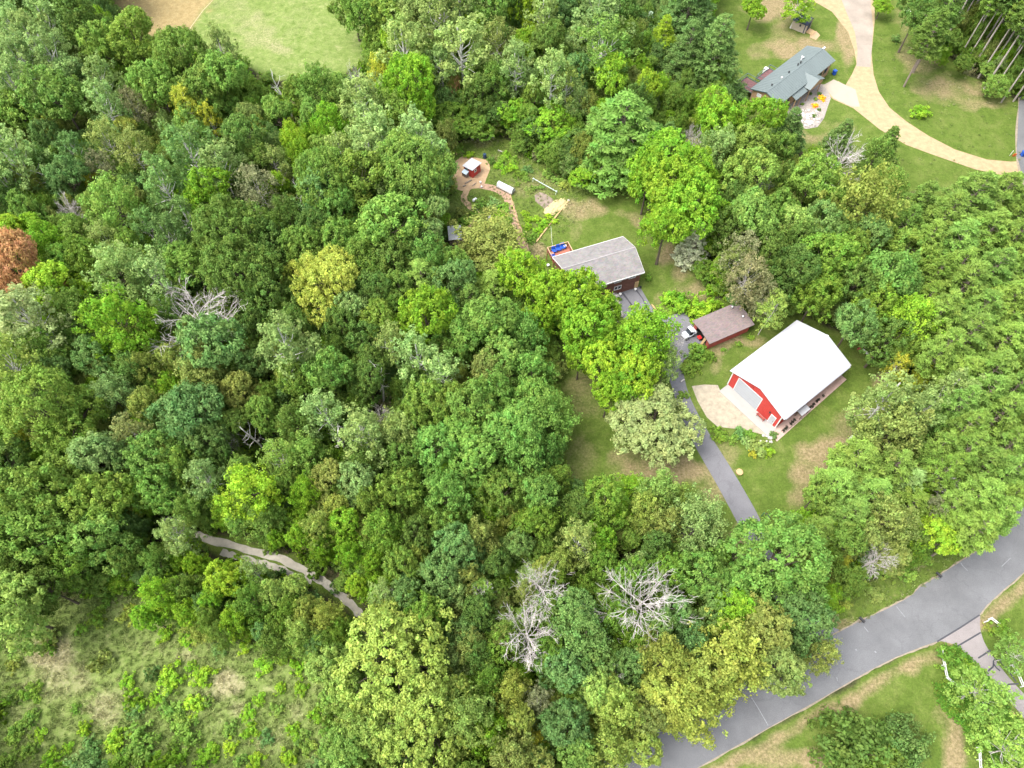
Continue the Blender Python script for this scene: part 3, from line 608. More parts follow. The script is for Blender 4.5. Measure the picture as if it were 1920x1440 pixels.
MB().box(-.4, LF + .4, -WF / 2 - .12, -WF / 2 + .12, HRF - .02, HRF + .045).build('ridge_cap', GREENR, fh)
DKG = mat('green_trim', (.10, .15, .15), .6, .1, 2)
for fr in (1, -1):
    MB().prism([(-.44, -WF / 2, HRF - .01), (-.44, -WF / 2 + fr * (WF / 2 + .4), HEF - .13), (-.44, -WF / 2 + fr * (WF / 2 + .4), HEF - .32), (-.44, -WF / 2, HRF - .2)], (.035, 0, 0)).build('barge_board', DKG, fh)
# entrance gable
for s in (-1, 1):
    out = [(11.3, -3.9, 4.18), (11.3, -8.3, 4.18), (11.3 + s * 2.75, -8.3, 3.1), (11.3 + s * 2.75, -6.2, 3.1)]
    MB().prism(out, (0, 0, -.1)).build('porch_roof', GREENR, fh)
    MB().tube([(11.3, -3.9, 4.2), (11.3 + s * 2.78, -6.5, 3.42)], .09, 6).build('valley_flashing', TRIM, fh)
MB().prism([(9.0, -8.1, 2.55), (13.6, -8.1, 2.55), (13.6, -8.1, 3.14), (11.3, -8.1, 4.06), (9.0, -8.1, 3.14)], (0, -.1, 0)).build('porch_gable', TAN, fh)
MB().prism([(4.3, -6.5, 3.2), (8.5, -6.5, 3.2), (8.5, -7.9, 2.75), (4.3, -7.9, 2.75)], (0, 0, -.1)).build('porch_roof', GREENR, fh)
for x, y in ((9.1, -8.1), (13.4, -8.1), (4.4, -7.8), (6.4, -7.8)): MB().box(x, x + .15, y, y + .15, 0, 2.64 if x < 9 else 2.56).build('porch_post', TAN, fh)
FR = mat('dark_frame', (.09, .085, .08), .6, .1, 3); 
window(fh, WF, 1.2, 2.2, 2.45, 3.2, 'L', TRIM, mat('bright_glass', (.62, .66, .68), .2, .1, 2), bars=1)
window(fh, WF, 3.9, 5.0, 2.0, 2.75, 'L', FR, bars=1); window(fh, WF, 1.0, 2.2, .5, 1.2, 'L', FR, bars=1); window(fh, WF, 4.3, 5.4, .45, 1.15, 'L', FR, bars=1)
for a0 in (1.0, 3.0, 6.3, 15.2, 17.2): window(fh, WF, a0, a0 + 1.3, 1.3, 2.5, 'F', FR)
MB().box(11.0, 12.0, -WF - .05, -WF + .02, .05, 2.15).build('front_door', FR, fh)
for x, b, m, h in ((2.3, 2.6, BLACK, .3), (8.2, 2.7, BLACK, .3), (11.6, 2.6, BLACK, .4), (12.6, 2.6, BLACK, .4), (5.6, 2.7, TRIM, .35), (14.0, 1.9, TRIM, .8), (14.6, 1.9, TRIM, .4)):
    MB().lathe([(.12, 0), (.12, h), (.2, h), (.2, h + .06), (.08, h + .14)], (x, -b, HRF - abs(b - WF / 2) * .305 - .03), 8).build('roof_vent', m, fh)
MB().box(LF + .2, LF + .95, -WF / 2 - .25, -WF / 2 + .1, HRF - .6, HRF + .1).build('chimney_cap', TRIM, fh)
fl = lambda x, b, z=0: fh.matrix_basis @ Vector((x, -b, z))
# raised deck behind the far house
FD = mat('purple_brown_deck', (.17, .085, .085), .8, .2, 2)
fdk = empty('deck', (0, 0, 0)); fdk.parent = fh
for (x0, x1, y0, y1) in ((1.2, 5.0, .45, 4.6), (6.0, 10.8, .45, 2.9)):
    b = MB(); n = int((x1 - x0) / .2)
    for k in range(n): b.box(x0 + k * .2, x0 + k * .2 + .18, y0, y1, 1.32, 1.36)
    o = b.build('floor_boards', FD, fdk); o['kind'] = 'stuff'
    for p in ((x0, x1, y1 - .1, y1), (x0, x0 + .1, y0, y1 - .1), (x1 - .1, x1, y0, y1 - .1)): MB().box(*p, 2.25, 2.32).build('rail', DKG, fdk); MB().box(*p, 1.361, 1.5).build('kick_board', DKG, fdk)
    for x in (x0 + .05, x1 - .05):
        for y in (y0 + .1, y1 - .05): MB().box(x - .05, x + .05, y - .05, y + .05, 0, 2.25).build('post', DKG, fdk)
MB().box(5.0, 6.0, .45, 1.6, 1.30, 1.36).build('bridge', FD, fdk)
MB().box(10.2, 10.9, 3.0, 3.8, .0, 1.3).build('heat_pump', TRIM).matrix_basis = fh.matrix_basis.copy(); tag(bpy.data.objects['heat_pump'], 'white box unit at the corner of the deck behind the green-roofed house', 'unit')
# stones, flowers and bin in front of the far house
srng = random.Random(3)
sg = empty('rock_garden', at(1512, 225), 0, 'round patio of pale stones in front of the green-roofed house', 'rock garden')
for k in range(60):
    a = srng.uniform(0, 6.28); r = srng.random() ** .6; p = at(1516 + math.cos(a) * r * 24, 222 + math.sin(a) * r * 17)
    MB().rock((p.x - sg.location.x, p.y - sg.location.y, .08), srng.uniform(.2, .5), k, .4).build('rock', ROCKP if srng.random() < .75 else ROCKM, sg)
YEL = leaf_mat('yellow_petals', trans=.1)

# --- far shed
FSH = mat('navy_roof', (.035, .045, .085), .6, .2, 2); fsd = empty('garden_shed', (65.7, 156.35, 0), R(-37.4), 'small tan garden shed with a dark navy roof behind the green-roofed house', 'shed')
TAN2 = mat('pale_board', (.47, .40, .31), .8, .12, 2); walls(fsd, 3.45, 3.1, 2.25, 3.05, TAN2)
for fr in (True, False): slope(fsd, 3.45, 3.1, 2.25, 3.05, .2, .15, FSH, fr, .1)
window(fsd, 3.1, 1.75, 2.15, 1.2, 1.75, 'F', FR); MB().box(3.0, 3.2, -3.14, -3.09, .05, 2.0).build('corner_board', FSH, fsd)
MB().box(3.455, 3.50, -2.4, -.7, .05, 2.0).build('door', FSH, fsd)
MB().prism([(3.5, -2.5, .05), (5.0, -2.5, .0), (5.0, -2.5, .06), (3.5, -2.5, .25)], (0, 1.8, 0)).build('ramp', TIMBER, fsd)

# --- chicken coop and garden things
cp = empty('chicken_coop', (-9.35, 107.21, 0), R(51.42), 'little red coop with a flat white roof on bare dirt in the garden', 'coop')
walls(cp, 2.38, 2.18, 1.88, 2.1, RED, .08, .1)
MB().prism([(-.2, .2, 1.86), (-.2, -2.38, 2.08), (-.2, -2.38, 2.15), (-.2, .2, 1.93)], (2.78, 0, 0)).build('roof', WHITE, cp)
window(cp, 2.18, .3, 1.1, 1.15, 1.7, 'L', FR, fw=.06); window(cp, 2.18, .5, 1.2, 1.0, 1.6, 'F', TRIM, fw=.07); MB().box(1.5, 2.1, -2.22, -2.17, .1, 1.6).build('door', BRICKRED, cp)
MB().prism([(-.9, -.1, .9), (0, -.1, 1.15), (0, -.1, 1.21), (-.9, -.1, .96)], (0, -1.2, 0)).build('nest_box_lid', mat('pale_blue_tin', (.45, .55, .62), .5, .1, 3), cp); MB().box(-.82, -.005, -1.25, -.15, .1, .88).build('nest_box', OLDWOOD, cp)
def barrel(name, loc, r, h, m, label, cat='barrel'):
    o = MB().lathe([(r * .86, 0), (r, h * .12), (r * 1.02, h * .3), (r, h * .34), (r, h * .66), (r * 1.02, h * .7), (r * .97, h * .93), (r * .8, h)], (0, 0, 0), 14).build(name, m); o.location = loc; return tag(o, label, cat)
barrel('rain_barrel', at(909, 296), .35, 1.0, mat('navy_barrel', (.03, .06, .13), .5, .1, 3), 'dark blue barrel at the back corner of the dirt chicken run')
def log(name, p, q, r, m, label, cat='log'):
    b = MB(); rr = random.Random(int(p.x * 91)); n = 5; pts = [p.lerp(q, k / (n - 1)) + Vector((0, 0, r * .8 + rr.uniform(-.02, .02))) for k in range(n)]
    return tag(b.tube(pts, [r * rr.uniform(.9, 1.1) for _ in pts], 8).build(name, m), label, cat)
log('log', at(872, 345), at(884, 338), .16, OLDWOOD, 'dark log lying in the dirt run below the red coop'); log('log', at(868, 350), at(874, 348), .14, OLDWOOD, 'short dark log at the lower left edge of the dirt run')
log('log', at(886, 349), at(893, 343), .10, OLDWOOD, 'thin brown log beside the garden path below the red coop')
log('log', at(880, 257), at(889, 263), .14, ROCKP, 'pale log at the hedge above the red coop'); log('log', at(855, 290), at(866, 285), .09, TIMBER, 'thin pale pole on the grass left of the red coop')
log('log', at(956, 303), at(964, 307), .10, TIMBER, 'pale plank lying in the grass right of the red coop'); log('log', at(934, 282), at(943, 286), .11, ROCKP, 'grey-white log lying in the grass above the vegetable rows')
log('log', at(850, 282), at(862, 272), .12, ROCKP, 'bleached log leaning at the brush left of the red coop'); log('log', at(986, 285), at(992, 288), .1, TRIM, 'short white log near the dark hedge right of the garden')
barrel('white_bucket', at(901, 343), .2, .35, TRIM, 'small white bucket at the head of the mulch path', 'bucket'); barrel('white_bucket', at(903, 351), .18, .3, TRIM, 'second small white bucket, lower, beside the mulch path', 'bucket')
o = MB().prism([(0, 0, 0), (1.0, 0, 0), (.9, 0, .3), (.1, 0, .3)], (0, .5, 0)).build('white_trough', TRIM); o.location = at(888, 379); o.rotation_euler = (0, 0, R(40)); tag(o, 'white trough between the dirt run and the leafy garden bed', 'trough')
o = MB().prism([(0, 0, 0), (.9, 0, 0), (.85, 0, .35), (.05, 0, .35)], (0, .45, 0)).build('water_trough', STEEL); o.location = at(918, 258); o.rotation_euler = (0, 0, R(-10)); tag(o, 'grey metal trough in the grass at the hedge above the garden', 'trough')
# hoop tunnel
ht = empty('hoop_tunnel', at(931, 352), 0, 'white plastic hoop tunnel standing over a timber bed beside the mulch path', 'hoop tunnel')
p0 = at(931, 352); p1 = at(959, 366); ht.rotation_euler = (0, 0, math.atan2(p1.y - p0.y, p1.x - p0.x)); Lh = (p1 - p0).length
hp = [(.62 + .62 * math.cos(g), .95 * math.sin(g)) for g in np.linspace(math.pi, 0, 13)]
HOOP = mat('white_poly', (.68, .70, .74), .35, .06, 2, spec=.5)
b = MB(); n = len(hp)
for k in range(7): b.add([(Lh * k / 6, y, z + .25) for y, z in hp], [])
b.f = [(k * n + i, k * n + i + 1, (k + 1) * n + i + 1, (k + 1) * n + i) for k in range(6) for i in range(n - 1)] + [tuple(range(n)), tuple(6 * n + i for i in reversed(range(n)))]
b.build('cover', HOOP, ht, True)
for k in range(4): MB().tube([(Lh * k / 3, y, z * 1.01 + .26) for y, z in hp], .028, 5).build('hoop', TRIM, ht)
for y in (-.06, 1.24): MB().box(-.05, Lh + .05, y, y + .06, 0, .3).build('bed_board', OLDWOOD, ht)
for x in (-.06, Lh): MB().box(x, x + .06, .0, 1.24, 0, .3).build('bed_board', OLDWOOD, ht)
# trellis bar
tr = empty('trellis', at(1000, 340), 0, 'long pale trellis bar on posts along the upper edge of the soil bed', 'trellis'); p0 = at(1000, 340); p1 = at(1043, 364)
tr.rotation_euler = (0, 0, math.atan2(p1.y - p0.y, p1.x - p0.x)); Lt = (p1 - p0).length; PG = mat('pale_green_pipe', (.48, .58, .54), .5, .08, 3)
MB().tube([(-.1, 0, .7), (Lt + .1, 0, .7)], .07, 8).build('rail', PG, tr)
for x in (0, Lt): 
    MB().tube([(x, -.25, 0), (x, 0, .72)], .045, 6).build('leg', PG, tr); MB().tube([(x, .25, 0), (x, 0, .72)], .045, 6).build('leg', PG, tr); MB().box(x - .12, x + .12, -.15, .15, .66, .78).build('bracket', PG, tr)
# straw heap and timber edge
STRAW = mat('straw', (.50, .41, .21), .95, .18, 4, .8, 12, detail=7)
def heap(name, ctr, rx, ry, h, m, rz, seed, label, cat):
    n = 26; rr = np.random.default_rng(seed); g = np.linspace(-1, 1, n); X, Y = np.meshgrid(g, g); d = np.hypot(X, Y) + (vnoise(X * 3, Y * 3, 1, seed) - .5) * .5
    Z = h * np.clip(1 - d ** 2, -.15, 1) + (vnoise(X * 9, Y * 9, 1, seed + 1) - .5) * h * .5 - .04
    V = np.stack([X * rx, Y * ry, np.maximum(Z, -.06)], -1).reshape(-1, 3); ii = np.arange(n * n).reshape(n, n)
    me = np_mesh(name, V, np.stack([ii[:-1, :-1], ii[:-1, 1:], ii[1:, 1:], ii[1:, :-1]], -1).reshape(-1, 4)); me.materials.append(m)
    o = link(name, me); o.location = ctr; o.rotation_euler = (0, 0, rz); return tag(o, label, cat)
heap('straw_heap', at(1043, 388), 2.9, 1.4, .5, STRAW, R(42), 3, 'loose heap of yellow straw at the corner of the garden', 'straw')
te = empty('timber_border', at(1066, 376), 0, 'straight pale timber border along the garden toward the brown house', 'border'); P0 = at(1066, 376); P1 = at(994, 468)
d = (P1 - P0); te.rotation_euler = (0, 0, math.atan2(d.y, d.x)); nseg = 7; Ls = d.length / nseg
for k in range(nseg): MB().box(k * Ls + .04, (k + 1) * Ls - .04, -.1 + (k % 2) * .04, .12 + (k % 3) * .03, -.02, .16 + (k % 3) * .02).build('timber', TIMBER, te)
for k in range(6):
    pp = at(991 - k * 3.2, 472 + k * 3.0); MB().rock((0, 0, .1), .22, 50 + k, .6).build('rock', ROCKP, te); rk = te.children[-1]; rk.location = te.matrix_basis.inverted() @ Vector((pp.x, pp.y, 0))
ph = [at(*p) for p in poly('957,366 962,385 966,402 972,420 978,437')]
b = MB(); b.tube([p + Vector((0, 0, .08)) for p in ph], .1, 6); tag(b.build('path_edging', TIMBER), 'pale rounded edging along the right side of the mulch path', 'edging')
o = MB().box(-.35, .35, -1.1, 1.1, 0, .12).build('stepping_slab', CONC); o.location = at(918, 408); tag(o, 'long pale slab among the plants of the leafy garden bed', 'slab')
o = MB().rock((0, 0, .15), .55, 9, .5).build('garden_rock', ROCKM); o.location = at(893, 392); tag(o, 'flat grey rock at the left edge of the leafy garden bed', 'rock')
# --- open lean-to with white roof (firewood)
ln = empty('wood_shelter', (-11.3, 88.1, 0), R(6.5), 'small open wood shelter with a white sheet roof at the garden edge', 'shelter')
MB().prism([(-.1, 3.1, 2.3), (2.35, 3.1, 2.3), (2.35, -.1, 2.08), (-.1, -.1, 2.08)], (0, 0, -.06)).build('roof', WHITE, ln)
for x in (.05, 1.1, 2.15):
    for y in (.1, 2.85): MB().box(x, x + .11, y, y + .11, 0, 2.1).build('post', OLDWOOD, ln)
for z in (.5, 1.0, 1.5): MB().box(.0, 2.3, .02, .09, z, z + .16).build('slat', OLDWOOD, ln)
lg = random.Random(8)
for k in range(30):
    x = .3 + (k % 10) * .19; z = .18 + (k // 10) * .22; b = MB(); b.tube([(x, .25, z), (x, .8 + lg.uniform(0, .1), z)], .095, 7); b.build('firewood', OLDWOOD if k % 3 else TIMBER, ln)
fo = empty('board_fence', at(882, 494), 0, 'dark low board fence under the fruit tree below the wood shelter', 'fence'); p0 = at(882, 494); p1 = at(930, 489); d = p1 - p0; fo.rotation_euler = (0, 0, math.atan2(d.y, d.x))
for k in range(4): MB().box(d.length * k / 3 - .05, d.length * k / 3 + .05, -.05, .05, 0, 1.0).build('post', OLDWOOD, fo)
for z in (.45, .82): MB().box(0, d.length, -.09, -.052, z, z + .14).build('rail', OLDWOOD, fo)

# ------------------------------------------------------------------ street furniture
def mailbox(px, py, rz, label):
    t = empty('mailbox', at(px, py), R(rz), label, 'mailbox')
    MB().box(-.06, .06, -.06, .06, 0, 1.05).build('post', OLDWOOD, t)
    pr = [(-.55, -.15, 1.06), (-.55, .15, 1.06), (-.55, .15, 1.25)] + [(-.55, .15 * math.cos(g), 1.25 + .15 * math.sin(g)) for g in np.linspace(.3, 2.84, 6)] + [(-.55, -.15, 1.25)]
    MB().prism(pr, (.85, 0, 0)).build('box', BLACK, t); MB().box(.0, .04, .155, .17, 1.2, 1.45).build('flag', BRICKRED, t); MB().box(-.5, .2, -.1, .1, 1.0, 1.05).build('arm', OLDWOOD, t)
mailbox(1611, 1167, -50, 'black mailbox on a post at the road edge beside the dry verge'); mailbox(1754, 1083, -50, 'black mailbox on a post at the road bend below the yellow-green tree')
mailbox(1436, 974, -60, 'black mailbox at the end of the brown house drive'); mailbox(1899, 334, -60, 'small black mailbox at the mouth of the tan gravel drive')
def post(name, px, py, h, r, m, label, cat):
    o = MB().tube([(0, 0, 0), (.0, 0, h * .6), (.03, 0, h)], r, 8).build(name, m); o.location = at(px, py); return tag(o, label, cat)
post('marker_post', 1427, 968, 1.5, .06, GREENP, 'thin green marker post at the end of the drive', 'post'); post('marker_post', 1893, 292, 1.3, .05, TRIM, 'thin white marker post beside the mouth of the gravel drive', 'post')
o = MB().prism([(-.35, 0, .1), (.35, 0, .1), (.3, 0, .75), (-.3, 0, .75)], (0, .06, 0)).build('orange_sign', mat('orange_board', (.75, .16, .04), .6, .1, 3)); o.location = at(1900, 294); tag(o, 'small orange board on the grass by the gravel drive mouth', 'sign')
def bin_(px, py, m, label, rz=0):
    t = empty('wheeled_bin', at(px, py), R(rz), label, 'bin')
    MB().prism([(-.28, -.32, .08), (.28, -.32, .08), (.34, -.32, 1.0), (-.34, -.32, 1.0)], (0, .64, 0)).build('body', m, t); MB().prism([(-.38, -.38, 1.0), (.38, -.38, 1.0), (.34, -.38, 1.1), (-.34, -.38, 1.1)], (0, .76, 0)).build('lid', m, t)
    for x in (-.3, .24): b = MB(); b.tube([(x, .3, .12), (x + .06, .3, .12)], .12, 10); b.build('wheel', BLACK, t)
    MB().box(-.25, .25, .39, .44, .95, 1.0).build('handle', BLACK, t)
bin_(1563, 140, BLUE, 'blue wheeled bin beside the parking slab of the green-roofed house', 30); bin_(1916, 292, BLUE, 'blue wheeled bin at the right edge where the gravel drive meets the road', 10)
def white_fence(pts, label):
    P = [at(*p) for p in pts]; t = empty('rail_fence', P[0], 0, label, 'fence'); o = P[0]
    for p in P:
        q = p - o; MB().box(q.x - .06, q.x + .06, q.y - .06, q.y + .06, 0, 1.0).build('post', TRIM, t)
    for p, q in zip(P[:-1], P[1:]):
        for z in (.45, .86): b = MB(); d = (q - p).normalized(); s = Vector((-d.y, d.x, 0)) * .03; a_ = p - o; c_ = q - o
        for z in (.45, .82):
            b = MB(); b.prism([a_ - s + Vector((0, 0, z)), a_ + s + Vector((0, 0, z)), a_ + s + Vector((0, 0, z + .13)), a_ - s + Vector((0, 0, z + .13))], c_ - a_); b.build('rail', TRIM, t)
white_fence(poly('1761,1222 1766,1248 1771,1272 1797,1293'), 'white rail fence left of the lower right driveway, by the round shrub')
white_fence(poly('1845,1167 1853,1161 1870,1174'), 'short white corner fence right of the driveway mouth'); white_fence(poly('1893,1248 1902,1262 1913,1288'), 'white rail fence along the driveway at the right edge')
white_fence(poly('1831,1402 1832,1425 1834,1452'), 'white rail fence on dry ground at the bottom right')
heap('covered_pile', at(31, 765), 1.7, 1.25, 1.3, mat('grey_tarp', (.16, .15, .18), .6, .4, 2.5, .6, 5), .3, 12, 'grey covered pile on the grass at the left edge', 'pile')
o = heap('white_tarp', at(1703, 20), .9, .7, .45, TRIM, .2, 5, 'white tarp heap at the wood edge at the top right', 'tarp')
log('fallen_log', at(1283, 712), at(1276, 716), .12, BARK_D, 'short bleached log at the edge of the drive above the gravel pad')
sr = random.Random(6)
rk = empty('rock_pile', at(1444, 822), 0, 'scatter of pale rocks at the lower corner of the concrete apron', 'rocks')
for k in range(12):
    p = at(1436 + sr.uniform(-12, 16), 822 + sr.uniform(-5, 9)); MB().rock((p.x - rk.location.x, p.y - rk.location.y, .1), sr.uniform(.15, .32), 80 + k, .7).build('rock', ROCKP, rk)
o = MB().lathe([(.5, 0), (.52, .3), (.3, .34)], (0, 0, 0), 12).build('tree_stump', TIMBER); o.location = at(1386, 886); tag(o, 'pale cut stump on the lawn right of the lower drive', 'stump')
o = MB().lathe([(.4, 0), (.36, .35), (.33, .36)], (0, 0, 0), 11).build('tree_stump', TIMBER); o.location = at(1894, 1339); tag(o, 'pale cut stump at the lower right beside the driveway', 'stump')

# ------------------------------------------------------------------ foliage prototypes (meshes shared by the copies)
def unit(v): return v / np.maximum(np.linalg.norm(v, axis=-1, keepdims=True), 1e-9)
def cards(name, C, N, a, b, tint, tint2, m, rng, T=None, fold=.25):
    """one leaf spray per point: a folded rhombus of half length a and half width b"""
    n = len(C); rv = rng.normal(size=(n, 3)) if T is None else T
    T = unit(rv - (rv * N).sum(1, keepdims=True) * N); S = np.cross(N, T)
    a = np.broadcast_to(a, n)[:, None]; b = np.broadcast_to(b, n)[:, None]
    V = np.stack([C - T * a, C - S * b + N * b * fold, C + T * a, C + S * b + N * b * fold], 1).reshape(-1, 3)
    F = np.arange(4 * n).reshape(n, 4)
    me = np_mesh(name, V, F)
    for nm, v in (('tint', tint), ('tint2', tint2)):
        at_ = me.attributes.new(nm, 'FLOAT', 'FACE'); at_.data.foreach_set('value', np.asarray(v, np.float32))
    me.materials.append(m); return me
def clump_leaves(rng, ctr, dirs, rad, per, up=.3, rnd=.5):
    k = len(ctr); i = np.repeat(np.arange(k), per)
    d = unit(dirs[i] * .75 + rng.normal(size=(len(i), 3)) * .75)
    q_ = rng.uniform(.4, 1.05, len(i)); q_ = np.where(rng.random(len(i)) < .14, q_ * rng.uniform(1.2, 1.75, len(i)), q_)   # stray sprays make the outline feathery
    C = ctr[i] + d * (rad[i] * q_)[:, None]
    N = unit(d * .7 + np.array([0, 0, up]) + rng.normal(size=(len(i), 3)) * rnd)
    t = np.clip(rng.normal(.5, .17, k)[i] + rng.normal(0, .13, len(i)), 0, 1)
    t2 = np.clip(rng.normal(.5, .22, k)[i] + rng.normal(0, .12, len(i)), 0, 1)
    return C, N, t, t2
def limbs(pts_list, r0, k=5):
    b = MB()
    for P, r in pts_list: b.tube(P, r, k, False)
    return b
def trunk_mesh(name, H, top, ends, rng, m, r0=.22, lean=.2, kink=.25):
    base = np.array([0, 0, 0.]); tp = np.array([rng.normal() * lean, rng.normal() * lean, top])
    sp = [base + (tp - base) * t + np.array([rng.normal() * .06, rng.normal() * .06, 0]) * (t > 0) for t in np.linspace(0, 1, 6)]
    sp[0][2] = -.15
    L = [(sp, [r0 * 1.35] + [r0 * (1 - .55 * t) for t in np.linspace(.2, 1, 5)])]
    for e in ends:
        t = np.clip(.35 + .6 * e[2] / top * .6 + rng.uniform(-.1, .05), .3, .97); s = base + (tp - base) * t
        mid = (s + e) / 2 + np.array([rng.normal() * kink, rng.normal() * kink, -.12 * np.linalg.norm(e - s) + rng.normal() * kink * .5])
        L.append(([s, mid, e], [r0 * .5 * (1 - .4 * t), r0 * .28, r0 * .1]))
    me = limbs(L, r0).mesh(name); me.materials.append(m); return me

def broadleaf(seed, Rr=4.2, H=12., lobes=11, per_lobe=30, per=20, leaf=.24, bark=None, cr=.40, zc=.60, rz=.39, loose=0., up=.3, lobe_r=(.30, .47), qr=(.50, .78), ck=.122, fillin=2):
    """many rounded boughs of leaf clumps around a forked trunk"""
    rng = np.random.default_rng(seed); ctr = []; rad = []
    ctr.append((rng.normal() * .3, rng.normal() * .3, H * (zc + rz * .62))); rad.append(Rr * rng.uniform(*lobe_r))
    for k in range(lobes - 1):
        az = k * 2.399 + rng.uniform(-.4, .4); el = math.asin(np.clip(-.45 + 1.35 * ((k * .618) % 1), -1, .95)) + rng.uniform(-.12, .12)
        q = Rr * rng.uniform(*qr); lr = Rr * rng.uniform(*lobe_r) * (1.12 - .35 * max(0, q / Rr - .6))
        ctr.append((q * math.cos(el) * math.cos(az), q * math.cos(el) * math.sin(az), H * zc + H * rz * .72 * math.sin(el))); rad.append(lr)
    for k in range(fillin):      # inner boughs close the top of the crown
        az = k * 2.399 + 1.; q = Rr * rng.uniform(.18, .42)
        ctr.append((q * math.cos(az), q * math.sin(az), H * zc + H * rz * rng.uniform(.2, .62))); rad.append(Rr * rng.uniform(*lobe_r) * 1.1)
    ctr = np.array(ctr); rad = np.array(rad); CC = []; DD = []; RR = []
    for j in range(len(ctr)):
        d = unit(rng.normal(size=(per_lobe * 3, 3))); d = d[d[:, 2] > -.62]
        sq = np.array([1, 1, .82]); p = ctr[j] + d * rad[j] * sq * rng.uniform(.78, 1.2, (len(d), 1))
        ok = np.ones(len(d), bool)
        for i in range(len(ctr)):
            if i != j: ok &= np.linalg.norm((p - ctr[i]) / sq, axis=1) > rad[i] * .86
        p = p[ok][:per_lobe]; d = d[ok][:per_lobe]
        if loose: keep = rng.random(len(p)) > loose; p = p[keep]; d = d[keep]
        CC.append(p); DD.append(d); RR.append(rng.uniform(.7, 1.3, len(p)) * Rr * ck)
    C, N, t, t2 = clump_leaves(rng, np.concatenate(CC), np.concatenate(DD), np.concatenate(RR), per, up)
    a = rng.uniform(.7, 1.3, len(C)) * leaf
    crown = cards('crown', C, N, a, a * .62, t, t2, LEAF, rng)
    tm = trunk_mesh('trunk', H, H * (zc + .12), ctr, rng, bark or BARK, Rr * .055)
    return dict(H=H, R=Rr, crown=crown, trunk=tm, zc=zc)
def aspen(seed, Rr=3.0, H=13., bark=None, dens=1.0, leaf=.15, n=34, tr=.15):
    """upright loose crown: ascending boughs of small fluttering clumps, pale trunk showing through"""
    rng = np.random.default_rng(seed); ends = []; CC = []; DD = []
    for k in range(n):
        f = (k + .5) / n; z = H * (.34 + .62 * f); az = k * 2.399 + rng.uniform(-.5, .5)
        prof = math.sin(math.pi * min(1, (.16 + .84 * f) ** .8 * .96)) ** .75
        q = Rr * prof * rng.uniform(.6, 1.05); e = np.array([q * math.cos(az), q * math.sin(az), z + rng.uniform(-.3, .6)]); ends.append(e)
        m_ = int(rng.integers(7, 12) * dens)
        w_ = unit(np.array([math.cos(az), math.sin(az), .9]))
        s = rng.uniform(-.75, .55, m_)[:, None] * q * .75; p = e + w_ * s * np.array([1, 1, .9]) + rng.normal(size=(m_, 3)) * Rr * .13
        CC.append(p); DD.append(unit(p - np.array([0, 0, z - .8])))
    CC = np.concatenate(CC); DD = np.concatenate(DD)
    C, N, t, t2 = clump_leaves(rng, CC, DD, rng.uniform(.3, .66, len(CC)) * Rr / 3, 26, .25, .7)
    a = rng.uniform(.7, 1.3, len(C)) * leaf
    return dict(H=H, R=Rr, zc=.64, crown=cards('crown', C, N, a, a * .7, t, t2, LEAF, rng), trunk=trunk_mesh('trunk', H, H * .93, [e * np.array([.8, .8, 1]) for e in ends[2:-4]], rng, bark or BARK_W, tr, .35))
def pine(seed, Rr=3.2, H=18., lo=.5, tiers=9, needle=.3, flat=0., bark=None, per=30, taper=.55, arms=6, tuft=.55, zc=None, rise=.35, cone=None):
    """whorled branches that end in brushes of needles"""
    rng = np.random.default_rng(seed); ends = []; CC = []; DD = []; RR = []
    for k in range(tiers):
        f = k / (tiers - 1); z = H * (lo + (1 - lo) * f * .97); q0 = Rr * (1 - f ** 1.6 * (1 - .12)) * (taper + (1 - taper) * min(1, f * 3.2 + .35))
        if cone: q0 = Rr * (1 - f * .93) ** cone
        for j in range(max(3, int(arms - 2.0 * f))):
            az = j * 2 * math.pi / max(3, int(arms - 2.0 * f)) + k * 1.1 + rng.uniform(-.3, .3); q = q0 * rng.uniform(.75, 1.1)
            rs = rise * q * (1 - flat); e = np.array([q * math.cos(az), q * math.sin(az), z + rs]); s = np.array([0, 0, z]); ends.append((s, e))
            m_ = max(2, int(q / .42))
            for i in range(m_):
                t = .38 + .62 * (i + 1) / m_; wid = q * .26 * (1.1 - abs(t - .7))
                p = s + (e - s) * t + np.array([-math.sin(az), math.cos(az), 0]) * rng.normal() * wid + np.array([0, 0, rng.normal() * .12])
                CC.append(p); DD.append(unit(np.array([math.cos(az) * .5, math.sin(az) * .5, .75]))); RR.append(tuft * rng.uniform(.75, 1.2))
    CC.append(np.array([0, 0, H])); DD.append(np.array([0, 0, 1.])); RR.append(tuft)
    CC = np.array(CC); DD = np.array(DD); RR = np.array(RR); i = np.repeat(np.arange(len(CC)), per); n = len(i)
    d = unit(DD[i] * .7 + rng.normal(size=(n, 3)) * .8); d[:, 2] = np.abs(d[:, 2]) * (1 - flat * .6) - .15
    d = unit(d); C = CC[i] + d * (RR[i] * rng.uniform(.25, .95, n))[:, None]
    N = unit(np.cross(d, rng.normal(size=(n, 3))) * .6 + np.array([0, 0, .55]) + d * .3)
    t = np.clip(rng.normal(.5, .16, len(CC))[i] + rng.normal(0, .14, n), 0, 1); t2 = np.clip(rng.normal(.5, .15, len(CC))[i], 0, 1)
    a = rng.uniform(.75, 1.2, n) * needle
    crown = cards('crown', C, N, a, a * .30, t, t2, LEAF, rng, T=d)
    b = MB(); b.tube([(0, 0, -.15), (.05, 0, H * .3), (0, .05, H * .65), (0, 0, H * .98)], [.2, .16, .12, .03], 7, False)
    for s, e in ends: b.tube([s, (s + e) / 2 + np.array([0, 0, -.08]), e], [.05, .035, .015], 4, False)
    tm = b.mesh('trunk'); tm.materials.append(bark or BARK_P)
    return dict(H=H, R=Rr, zc=zc or (lo + 1) / 2 + .02, crown=crown, trunk=tm)
